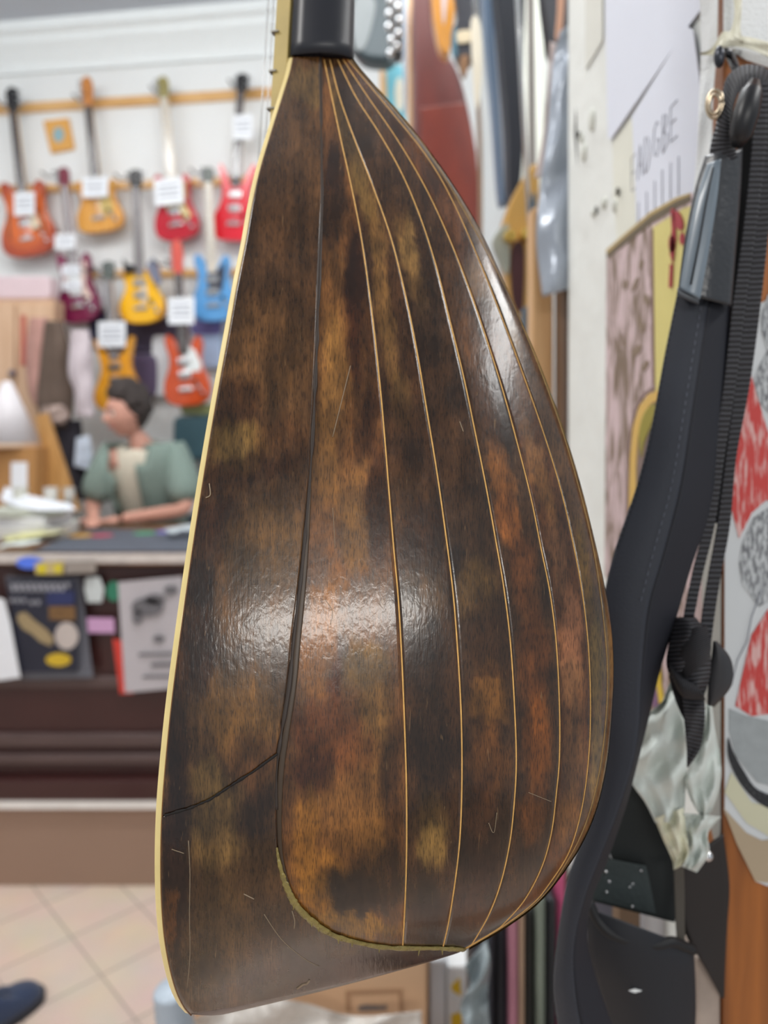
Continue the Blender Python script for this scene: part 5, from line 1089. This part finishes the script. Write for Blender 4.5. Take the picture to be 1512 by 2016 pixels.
# tissue and tape at the top
tism = mat('tissue_white', (240, 242, 242), .85, var=.03, bump=.25, bscale=420)
o = fplate('tissue_paper', [(1425,-60),(1560,-60),(1560,140),(1512,132),(1470,118),(1440,100),(1425,95)], tism, FY, .001); setp(o, 'embossed white tissue stuck at the top of the wooden pilaster', 'tissue')
o = ribbon('tissue_paper', [(1376,-40,.535),(1380,90,.535),(1376,200,.53),(1372,300,.53),(1362,410,.53)], [(1414,-40,.522),(1412,90,.522),(1404,200,.52),(1402,300,.515),(1392,410,.515)], .001, tism, ripple=.002, n=40); setp(o, 'narrow white tissue strip running down beside the strap loop', 'tissue')
tape = mat('cream_masking_tape', (226, 222, 200), .4, var=.06, bump=.3, bscale=120)
tp = ribbon('masking_tape', [(1376,104,.515),(1400,96,.512),(1424,62,.510),(1450,70,.510),(1480,74,.512),(1540,90,.515)], [(1380,108,.515),(1408,108,.512),(1424,96,.510),(1446,92,.510),(1480,98,.512),(1540,126,.515)], .0012, tape, ripple=.002, n=30); setp(tp, 'wrinkled cream masking tape across the tissue above the black hook', 'tape')
ribbon('tape_tail', [(1440,-30,.513),(1446,20,.512),(1440,56,.510),(1428,70,.510)], [(1462,-30,.513),(1460,20,.512),(1458,60,.510),(1466,84,.510)], .0012, tape, tp, ripple=.0015, n=20)
# hook
hkr = empty('coat_hook', P(1448, 104, .527), label='black hook screwed in the wooden pilaster below the masking tape', cat='hook'); q = Vector(hkr.location)
tube('shaft', [P(1452,104,.527)-q, P(1438,104,.50)-q, P(1424,104,.488)-q], .0028, blk, hkr)
bm = bmesh.new(); sph(bm, P(1416,112,.484)-q, .0042, (.8, .9, 1.7)); bmobj('knob', bm, mat('dark_steel', (64, 66, 72), .3, .8), hkr, smooth=True)
tube('catch', [P(1436,106,.496)-q, P(1450,140,.490)-q, P(1468,158,.486)-q], .0028, blk, hkr)
# ------------------------------------------------------------------ black padded strap
def webbing(scale=34):
    m = bpy.data.materials.new('black_webbing'); m.use_nodes = True; nt = m.node_tree; N = nt.nodes; L = nt.links; b = N['Principled BSDF']
    tc = N.new('ShaderNodeTexCoord'); wv = N.new('ShaderNodeTexWave'); wv.bands_direction = 'Y'; wv.inputs['Scale'].default_value = scale; wv.inputs['Distortion'].default_value = .6; wv.inputs['Detail'].default_value = 1
    sp = N.new('ShaderNodeMapping'); sp.inputs['Scale'].default_value = (.25, 1, 1)
    L.new(tc.outputs['UV'], sp.inputs[0]); L.new(sp.outputs[0], wv.inputs['Vector'])
    bp = N.new('ShaderNodeBump'); bp.inputs['Strength'].default_value = 1; bp.inputs['Distance'].default_value = .0012; L.new(wv.outputs['Fac'], bp.inputs['Height']); L.new(bp.outputs['Normal'], b.inputs['Normal'])
    c = N.new('ShaderNodeValToRGB'); L.new(wv.outputs['Fac'], c.inputs[0]); c.color_ramp.elements[0].color = (*lin((14, 14, 17)), 1); c.color_ramp.elements[1].color = (*lin((62, 62, 68)), 1); L.new(c.outputs[0], b.inputs['Base Color']); b.inputs['Roughness'].default_value = .6; return m
web = webbing(); webk = webbing(6)
neo = mat('navy_black_neoprene', (31, 36, 48), .62, var=.18, nscale=40, bump=.12, bscale=900, sheen=.25)
neo2 = mat('navy_black_shaded', (20, 22, 32), .7, var=.15, nscale=40)
lea = mat('black_leather_tab', (44, 46, 50), .3, var=.15, nscale=30, bump=.1, bscale=300, coat=.2)
q0 = P(1450, 150, .485)
sr = empty('instrument_strap', q0, label='black padded instrument strap hanging from the hook at the right, beside the mandolin', cat='strap')
def rb(name, L_, R_, th, m, **k): return ribbon(name, L_, R_, th, m, sr, local=q0, **k)
# padded strap: front face, and far half with shade painted into its colour
ridge = [(1395,590,.462),(1378,700,.460),(1360,820,.456),(1338,960,.450),(1305,1090,.444),(1275,1200,.440),(1262,1330,.438),(1258,1420,.437),(1246,1500,.436),(1215,1600,.436),(1180,1690,.437),(1150,1770,.438),(1130,1860,.440),(1132,1950,.440),(1150,2060,.440)]
left = [(1334,572,.470),(1308,700,.468),(1282,840,.464),(1252,960,.458),(1208,1090,.452),(1185,1200,.448),(1180,1320,.446),(1184,1440,.445),(1176,1540,.445),(1150,1640,.445),(1120,1720,.446),(1106,1790,.446),(1095,1870,.447),(1090,1950,.447),(1104,2060,.447)]
rightp = [(1442,600,.474),(1432,740,.472),(1418,880,.470),(1396,1010,.466),(1360,1120,.462),(1328,1230,.460),(1300,1320,.458),(1276,1420,.456),(1256,1500,.455),(1232,1590,.455),(1194,1700,.456),(1166,1770,.457),(1156,1850,.458),(1182,1950,.458),(1222,2060,.458)]
rb('strap_pad', left, ridge, .006, neo, n=140, nu=10, bulge=.0015)
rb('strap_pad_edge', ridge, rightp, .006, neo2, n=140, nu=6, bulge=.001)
st_l = [(a[0]*.2+b[0]*.8, a[1]*.2+b[1]*.8, (a[2]*.2+b[2]*.8)-.0018) for a, b in zip(left, ridge)]
sp_ = resamp(st_l[:6], 74); thr = mat('grey_thread', (92, 96, 108), .6)
bm = bmesh.new()
for i in range(0, 72, 2): bcyl(bm, P(*sp_[i])-q0, P(*sp_[i+1])-q0, .00028, n=5)
bmobj('stitching', bm, thr, sr)
sp_ = resamp([(a[0]+3, a[1], a[2]-.0006) for a in left[:5]], 90); bm = bmesh.new()
for i in range(0, 88, 2): bcyl(bm, P(*sp_[i])-q0, P(*sp_[i+1])-q0, .00045, n=5)
bmobj('edge_stitching', bm, mat('dark_thread', (18, 20, 26), .7), sr)
# leather end tab
rb('leather_tab', [(1388,306,.468),(1366,380,.466),(1348,470,.463),(1334,576,.461)], [(1462,292,.466),(1458,380,.464),(1450,480,.460),(1440,602,.458)], .010, lea, n=40, nu=10, bulge=.006)
rb('tab_facing', [(1392,322,.462),(1370,392,.459),(1352,480,.457),(1338,568,.455)], [(1420,312,.457),(1412,390,.454),(1398,480,.452),(1378,590,.451)], .003, mat('grey_leather_facing', (112, 124, 134), .32, var=.15, nscale=40, coat=.2), n=40, nu=6, bulge=.002)
rb('tab_hem', [(1334,566,.455),(1350,574,.454),(1378,580,.452)], [(1332,580,.455),(1350,590,.454),(1376,600,.452)], .003, mat('tab_hem', (70, 74, 80), .4), n=12, nu=4, bulge=.0008)
tube('tab_crease', [P(x, y, Y)-q0 for x, y, Y in ((1404,330,.4545),(1390,400,.4525),(1376,480,.4505),(1360,560,.4495))], .0006, mat('dark_thread', (18, 20, 26), .7), sr, n=5)
# webbing loop over the hook and two long bands
rb('webbing_loop', [(1396,330,.468),(1398,290,.466),(1410,240,.464),(1420,190,.466),(1432,150,.470),(1462,128,.474),(1500,130,.476),(1530,150,.478)], [(1452,310,.462),(1446,280,.460),(1440,240,.458),(1446,205,.460),(1456,180,.464),(1474,170,.468),(1492,176,.470),(1504,190,.472)], .004, webbing(9), n=60, nu=8, bulge=.003)
rb('webbing_band', [(1484,160,.470),(1480,280,.470),(1464,440,.470),(1442,600,.470),(1424,760,.469),(1402,900,.468),(1386,1030,.467),(1362,1130,.466),(1344,1220,.465),(1336,1290,.465)], [(1512,160,.470),(1508,280,.470),(1490,440,.470),(1468,600,.470),(1448,760,.469),(1426,900,.468),(1408,1030,.467),(1384,1130,.466),(1366,1220,.465),(1356,1290,.465)], .003, web, n=160, nu=8)
rb('webbing_band', [(1500,160,.474),(1500,280,.474),(1488,440,.474),(1466,600,.474),(1446,760,.474),(1429,900,.473),(1412,1030,.472),(1394,1130,.470),(1380,1220,.468),(1374,1300,.467)], [(1560,160,.474),(1540,280,.474),(1516,440,.474),(1498,600,.474),(1476,760,.474),(1450,900,.473),(1438,1030,.472),(1420,1130,.470),(1406,1220,.468),(1396,1300,.467)], .003, web, n=160, nu=8)
rb('webbing_gap_shade', [(1456,160,.486),(1452,300,.486),(1440,600,.486),(1424,760,.484),(1404,900,.482),(1392,1030,.480)], [(1560,160,.486),(1530,300,.486),(1490,600,.486),(1466,760,.484),(1446,900,.482),(1424,1030,.480)], .003, mat('gap_shade_black', (16, 16, 19), .8), n=60, nu=6)  # dark band added behind the webbing as shade in the gap
bk = tube('buckle_bar', [P(x, y, Y)-q0 for x, y, Y in ((1486,160,.452),(1478,185,.450),(1468,225,.449),(1458,265,.450),(1450,290,.454))], .007, mat('black_plastic', (20, 20, 24), .4), sr, n=14, rs=[.003, .0065, .0075, .0065, .003])
tube('slot_glint', [P(x, y, .452)-q0 for x, y in ((1462,190),(1452,215),(1450,235))], .0012, mat('white_plastic', (236, 240, 240), .35), sr, n=6)
for k, (r, Yc) in enumerate(((.0085, .463), (.0058, .4615))):
    o = tube('snap_ring', [P(1407, 205, Yc)-q0+Vector((.45*r*math.cos(t), -.6*r*math.cos(t)*.5, r*math.sin(t))) for t in [2*math.pi*i/20 for i in range(21)]], .0011, mat('brassy_snap', (196, 180, 156), .25, .9), sr)
# knot, ladder buckle, tail
rnd = random.Random(2)
rb('knot', [(1330,1215,.462),(1318,1260,.456),(1312,1310,.452),(1330,1350,.452),(1350,1372,.456)], [(1370,1215,.460),(1392,1250,.452),(1400,1300,.448),(1396,1340,.450),(1386,1370,.456)], .012, webk, n=40, nu=10, bulge=.008, ripple=.002)
rb('knot', [(1352,1240,.450),(1340,1290,.444),(1345,1340,.444)], [(1392,1232,.448),(1400,1270,.442),(1396,1300,.442)], .006, webk, n=30, nu=8, bulge=.004)
rb('knot', [(1316,1300,.450),(1340,1330,.442),(1376,1352,.442)], [(1322,1330,.450),(1344,1372,.444),(1390,1378,.446)], .006, webk, n=30, nu=8, bulge=.004)
rb('ladder_buckle', [(1404,1262,.458),(1400,1300,.456),(1394,1350,.456),(1392,1388,.458)], [(1412,1262,.458),(1440,1300,.456),(1440,1350,.456),(1406,1392,.458)], .006, mat('matte_black_plastic', (46, 46, 49), .5), n=24, nu=8, bulge=.003)
rb('webbing_tail', [(1342,1362,.455),(1346,1410,.452),(1350,1450,.452),(1352,1480,.454),(1352,1508,.456)], [(1386,1364,.455),(1388,1410,.450),(1384,1450,.452),(1376,1480,.454),(1354,1512,.456)], .004, webk, n=40, nu=8, ripple=.0012)
rb('webbing_tail', [(1316,1330,.462),(1330,1380,.46),(1348,1420,.458)], [(1334,1330,.462),(1348,1370,.46),(1362,1410,.458)], .003, webk, n=20, nu=6)
o = plate('yellow_scrap', [P(x, y, .449) for x, y in ((1330,1284),(1336,1266),(1343,1272),(1344,1282),(1336,1280))], .001, (0, 1, 0), mat('bright_yellow', (206, 190, 60), .5)); setp(o, 'tiny yellow scrap caught in the strap knot', 'scrap')
# tissue bow behind the strap
bow = mat('waxy_tissue', (206, 212, 206), .6, var=.05, bump=.25, bscale=30); bow2 = mat('waxy_tissue_yellow', (216, 214, 190), .6, var=.05, bump=.25, bscale=30)
qb = P(1340, 1450, .50); tb = empty('tissue_bundle', qb, label='crumpled waxy white tissue hanging behind the strap knot', cat='tissue')
def rt(name, L_, R_, m, **k): k.setdefault('crease', .006); k.setdefault('nu', 18); return ribbon(name, L_, R_, .0012, m, tb, local=qb, **k)
rt('fold', [(1300,1385,.500),(1262,1420,.500),(1258,1460,.498),(1242,1500,.498),(1240,1535,.498),(1270,1580,.496),(1290,1620,.495)], [(1340,1340,.500),(1345,1400,.492),(1350,1450,.490),(1352,1500,.490),(1350,1550,.490),(1348,1590,.490),(1344,1620,.490)], bow, ripple=.006, n=50, bulge=.004)
rt('fold', [(1388,1385,.502),(1380,1440,.496),(1360,1500,.492),(1348,1530,.490),(1354,1560,.490),(1368,1590,.491),(1384,1612,.493)], [(1402,1385,.502),(1408,1440,.500),(1418,1490,.498),(1420,1530,.497),(1414,1560,.496),(1404,1590,.495),(1388,1614,.494)], bow, ripple=.004, n=50, bulge=.005, seed=3)
rt('fold', [(1288,1610,.492),(1304,1650,.490),(1322,1690,.490),(1326,1713,.490)], [(1346,1590,.486),(1352,1640,.484),(1356,1680,.486),(1340,1706,.489)], bow2, ripple=.003, n=40, bulge=.004, seed=5)
rt('fold', [(1344,1600,.490),(1352,1650,.488),(1350,1690,.488),(1342,1706,.489)], [(1420,1608,.494),(1394,1640,.492),(1396,1680,.492),(1372,1718,.492)], bow, ripple=.003, n=40, bulge=.004, seed=6)
rt('stem', [(1300,1390,.506),(1316,1350,.506),(1330,1320,.506)], [(1322,1400,.504),(1340,1360,.504),(1352,1330,.504)], bow, n=20)
# black shoulder bag lower right
bagm = mat('black_green_felt', (30, 34, 34), .85, var=.2, nscale=20); bagm2 = mat('grey_green_felt', (52, 60, 60), .8, var=.25, nscale=30, bump=.2, bscale=300)
bkm = mat('black_soft_bag', (22, 25, 32), .55, var=.2, nscale=14)
qg = P(1260, 1700, .53); sb = empty('soft_case', qg, label='black soft case hanging low at the right beneath the tissue bundle', cat='case')
def rg_(name, L_, R_, th, m, **k): return ribbon(name, L_, R_, th, m, sb, local=qg, **k)
rg_('back_panel', [(1236,1480,.520),(1216,1580,.522),(1196,1650,.522),(1180,1720,.522),(1165,1774,.522)], [(1330,1520,.520),(1340,1600,.520),(1345,1680,.520),(1340,1760,.520),(1328,1816,.520)], .012, bagm, n=40, bulge=.004)
rg_('felt_flap', [(1196,1690,.515),(1188,1710,.515),(1176,1740,.515),(1160,1770,.516)], [(1272,1704,.513),(1280,1740,.513),(1286,1770,.513),(1292,1800,.514)], .004, bagm2, n=30, bulge=.002)
rg_('grey_rim', [(1222,1576,.514),(1205,1630,.514),(1192,1660,.514),(1200,1688,.514)], [(1228,1582,.514),(1216,1634,.514),(1198,1664,.514),(1206,1692,.514)], .002, mat('rim_grey', (140, 142, 144), .4), n=24)
rg_('front_pocket', [(1156,1786,.500),(1156,1840,.498),(1162,1900,.497),(1180,1960,.497),(1210,2060,.497)], [(1366,1866,.498),(1368,1900,.496),(1370,1950,.496),(1370,2000,.496),(1366,2070,.496)], .02, bkm, n=50, nu=14, bulge=.012)
rim = [(1160,1776,.499),(1176,1810,.496),(1200,1836,.492),(1240,1852,.489),(1290,1860,.489),(1322,1854,.491),(1345,1862,.495),(1366,1870,.498)]
tube('pocket_rim', [P(*p_)-qg for p_ in resamp(rim, 50)], .0032, web, sb, n=8)
rg_('side_strap', [(1326,1700,.506),(1328,1760,.504),(1330,1820,.500),(1334,1868,.496)], [(1346,1700,.506),(1348,1760,.504),(1348,1820,.500),(1350,1868,.496)], .003, mat('olive_grey_webbing', (72, 66, 58), .7, var=.2, nscale=60), n=30)
rg_('seam', [(1318,1868,.4905),(1320,1930,.4885),(1318,2050,.4885)], [(1322,1868,.4905),(1324,1930,.4885),(1322,2050,.4885)], .002, mat('dark_thread', (18, 20, 26), .7), n=20)
rg_('dark_gusset', [(1340,1700,.519),(1340,1760,.519),(1345,1830,.519),(1385,1900,.519),(1420,1965,.5245)], [(1424,1640,.524),(1436,1740,.524),(1432,1820,.524),(1428,1900,.524),(1426,1966,.5245)], .002, mat('gusset_dark', (32, 26, 24), .6), n=30)
o = fplate('pocket_glint', [(1238,1951),(1250,1947),(1264,1951),(1250,1955)], mat('white_plastic', (236, 240, 240), .35), .4842, .0005); o.parent = sb; o.location = -qg
for x, y in ((1194,1716),(1262,1714),(1240,1746),(1246,1740),(1195,1756),(1245,1784),(1200,1736)):
    bm = bmesh.new(); sph(bm, P(x, y, .511)-qg, .0009); bmobj('metal_stud', bm, chrome, sb, smooth=True)
bm = bmesh.new(); sph(bm, P(1392, 1684, .515)-qg, .004); bmobj('zip_pull', bm, chrome, sb, smooth=True)
# things behind: bright box and brown plank seen in the gap
box3('white_box', P(1258, 0, .75).x, P(1330, 0, .75).x, .75, .90, 0, P(0, 1790, .75).z, mat('box_white', (236, 238, 244), .5, var=.03), 'white box standing behind the soft case, seen through the gap', 'box') if False else None
def floorbox(name, x0, x1, Y, dep, ytop, m, label, cat, bev=.006): return box3(name, P(x0, 0, Y).x, P(x1, 0, Y).x, Y, Y+dep, 0, P(0, ytop, Y).z, m, label, cat, bev)
floorbox('white_box', 1266, 1332, .68, .05, 1700, mat('box_white', (236, 238, 244), .5, var=.03), 'white box behind the soft case, seen through its gap', 'box')
floorbox('brown_plank', 1218, 1262, .66, .02, 1700, mat('plank_brown', (110, 88, 68), .6, var=.15), 'brown plank standing left of the white box behind the soft case', 'plank', .002)
floorbox('grey_board', 1160, 1215, .70, .03, 1690, mat('panel_grey_lilac', (112, 112, 124), .5, var=.15), 'grey board left of the brown plank behind the strap', 'board', .002)
box3('stone_block', P(1372, 0, .53).x, .2345, .530, .560, 0, P(0, 1885, .53).z, mat('stone_beige', (176, 160, 148), .6, var=.3, nscale=40), 'beige stone block against the side of pilaster, right of soft case', 'block', .002)
# ------------------------------------------------------------------ standing goods below the mandolin, right
bags = [(926, 975, .93, 1835, (42, 46, 56), 'dark grey gig bag standing under the tail tip of the mandolin'), (976, 1003, .95, 1800, (30, 32, 40), 'black gig bag standing between the grey bag and the pink folder'), (1034, 1056, .94, 1790, (36, 38, 36), 'thin black case standing between pink folder and grey-green case'), (1075, 1096, .95, 1770, (40, 42, 48), 'dark case standing right of the grey-green case')]
for x0, x1, Y, yt, c, lab in bags: floorbox('gig_bag', x0, x1, Y, .06, yt, mat('bag_%d' % c[0], c, .5, var=.35, nscale=14), lab, 'gig bag', .014)
floorbox('folder', 1004, 1021, .93, .10, 1800, mat('folder_pink', (168, 112, 128), .6, var=.1), 'dusty pink folder standing among the dark gig bags', 'folder')
floorbox('wooden_stick', 1022, 1033, .93, .02, 1790, mat('slat_tan', (160, 132, 110), .6), 'thin tan stick beside the dusty pink folder', 'stick', .002)
floorbox('grey_case', 1057, 1074, .93, .10, 1770, mat('case_sage', (122, 132, 120), .5, var=.15), 'sage grey narrow case standing among dark gig bags', 'case')
floorbox('teal_case', 1078, 1100, 1.01, .04, 1730, mat('case_teal_grey', (96, 116, 116), .5, var=.15), 'teal-grey case rising behind the dark cases at the mandolin edge', 'case')
floorbox('pink_folder', 1097, 1114, .97, .03, 1715, mat('magenta_folder', (214, 96, 140), .5), 'bright pink folder peeping out left of the strap', 'folder')
o = ribbon('plastic_film', [(915,1900,.88),(925,1940,.88),(905,1985,.87),(930,2050,.87)], [(958,1850,.90),(966,1900,.89),(960,1960,.89),(968,2050,.88)], .004, mat('grey_film', (132, 142, 146), .3, var=.3, nscale=12), ripple=.012, n=30); setp(o, 'crumpled grey plastic film under the mandolin tail tip', 'film')
# table with the cardboard box
tz = P(0, 2120, 1.1).z
tt = empty('side_table', (-.11, 1.28, 0), label='low wooden table carrying the beige carton under the mandolin', cat='table')
box('table_top', (.0, .0, tz-.015), (.50, .40, .03), woodmat('table_wood', (150, 110, 72), (176, 134, 92), .5), tt)
for sx in (-1, 1):
    for sy in (-1, 1): box('leg', (sx*.22, sy*.17, (tz-.03)/2), (.035, .035, tz-.031), woodmat('table_wood', (150, 110, 72), (176, 134, 92), .5), tt)
cbx = empty('cardboard_box', (P(640, 0, 1.12).x, 1.24, tz), label='beige carton with a hand slot under the tail of the mandolin', cat='box')
hbx = P(0, 1862, 1.12).z-tz; wbx = (P(842, 0, 1.12).x-P(440, 0, 1.12).x)
bei = mat('beige_carton', (214, 176, 140), .6, var=.05)
box('carton', (0, 0, hbx/2), (wbx, .24, hbx), bei, cbx, bev=.003)
def cbq(pts, dy=-.0005): return [P(x, y, 1.12)-Vector(cbx.location)+Vector((0, dy, 0)) for x, y in pts]
plate('hand_slot_outline', cbq([(680,1950),(792,1946),(794,1990),(786,1990),(784,1954),(690,1957),(690,1990),(681,1990)]), -.0012, (0, 1, 0), mat('slot_brown', (176, 138, 106), .7), cbx)
plate('dark_print', cbq([(705,1980),(720,1977),(750,1979),(762,1978),(760,1986),(720,1988),(706,1988)], -.001), -.0012, (0, 1, 0), mat('print_slate', (120, 112, 110), .7), cbx)
film = mat('clear_wrinkled_film', (232, 228, 222), .15, var=.1, nscale=20, bump=1, bscale=60, alpha=.62)
o = ribbon('plastic_film', [(372,2010,1.06),(430,1985,1.05),(520,1965,1.05),(600,1975,1.05),(700,2000,1.06),(830,1990,1.06)], [(372,2070,1.06),(430,2070,1.04),(520,2070,1.04),(600,2070,1.04),(700,2070,1.05),(830,2070,1.05)], .003, film, ripple=.012, n=60, nu=10); setp(o, 'wrinkled clear plastic film in front of the beige carton', 'film')
for k, (x0, x1, yt, c, lab) in enumerate(((846, 878, 1890, (206, 210, 216), 'white packet beside the beige carton'), (880, 925, 1905, (222, 224, 226), 'white packet with yellow mark right of the beige carton'))):
    Y = 1.16; o = box('paper_packet', (0, 0, 0), (P(x1, 0, Y).x-P(x0, 0, Y).x, .06, P(0, yt, Y).z-tz), mat('packet_%d' % k, c, .5, var=.1), bev=.004); o.location = (P((x0+x1)/2, 0, Y).x, Y+.03+.004*k, (P(0, yt, Y).z+tz)/2); setp(o, lab, 'packet')
    if k: 
        for pts in ([(868+20,1945-5),(905,1925),(908,1960),(890,1950)], [(888,1998),(912,1990),(905,2040),(888,2040)]):
            plate('yellow_mark', [P(x, y, Y+.0035)-Vector(o.location) for x, y in pts], -.001, (0, 1, 0), mat('mark_yellow', (220, 184, 40), .5), o)
o = empty('ribbed_hose', P(338, 1990, 1.0), label='pale ribbed hose end at the lower left of the mandolin', cat='hose')
pts_ = [Vector((.012*math.sin(i*.05), 0, .03-i*.006)) for i in range(60)]
tube('hose', pts_, .018, mat('hose_grey', (176, 188, 200), .35, var=.1), o, n=16, rs=[.022+.003*(i % 2) for i in range(60)])
box3('hose_stand', P(338, 0, 1.0).x-.05, P(338, 0, 1.0).x+.05, .95, 1.05, 0, P(338, 1990, 1.0).z-.325, mahog, 'small dark stand under the ribbed hose', 'stand')
# ------------------------------------------------------------------ shoe
sq = P(20, 2000, 2.2); sh = empty('shoe', (sq.x-.035, 2.16, 0), (0, 0, math.radians(-32)), 'navy suede shoe toe on the tiles at the lower left corner', 'shoe')
def lastshape(z0, z1, grow, name, m, top):
    out = [(0,.15),(.028,.143),(.046,.12),(.054,.08),(.053,.03),(.044,-.03),(.040,-.09),(.034,-.135),(0,-.15),(-.034,-.135),(-.040,-.09),(-.044,-.03),(-.050,.03),(-.050,.08),(-.040,.12),(-.022,.143)]
    o2 = [(v.x, v.y) for v in cr([Vector((x, y, 0)) for x, y in out], 4, True)]; n = len(o2); V = []; rings = 9 if top else 2
    for k in range(rings):
        t = k/(rings-1)
        for (x, y) in o2:
            if top:
                hgt = .045+.045*max(0, min(1, (.09-y)/.14)); sc = math.cos(t*1.35)**.55
                V.append((x*grow*sc, y*grow*(sc if y > 0 else sc**.5), z0+hgt*math.sin(t*1.35)))
            else: V.append((x*grow, y*grow, z0+(z1-z0)*t))
    Fc = [(k*n+i, k*n+(i+1) % n, (k+1)*n+(i+1) % n, (k+1)*n+i) for k in range(rings-1) for i in range(n)]+[tuple(range(n)), tuple((rings-1)*n+i for i in range(n))]
    return mobj(name, V, Fc, m, sh, smooth=top)
lastshape(0, .022, 1.06, 'sole', mat('sole_dark', (30, 34, 44), .6), False)
lastshape(.022, .09, 1.0, 'upper', mat('navy_suede', (38, 54, 84), .8, var=.2, nscale=30, sheen=.3), True)
for i in range(4): tube('lace', [Vector((-.020, .04-.022*i, .080+.007*i)), Vector((0, .046-.022*i, .088+.008*i)), Vector((.020, .04-.022*i, .080+.007*i))], .0025, mat('lace_navy', (60, 72, 96), .8), sh, n=6)
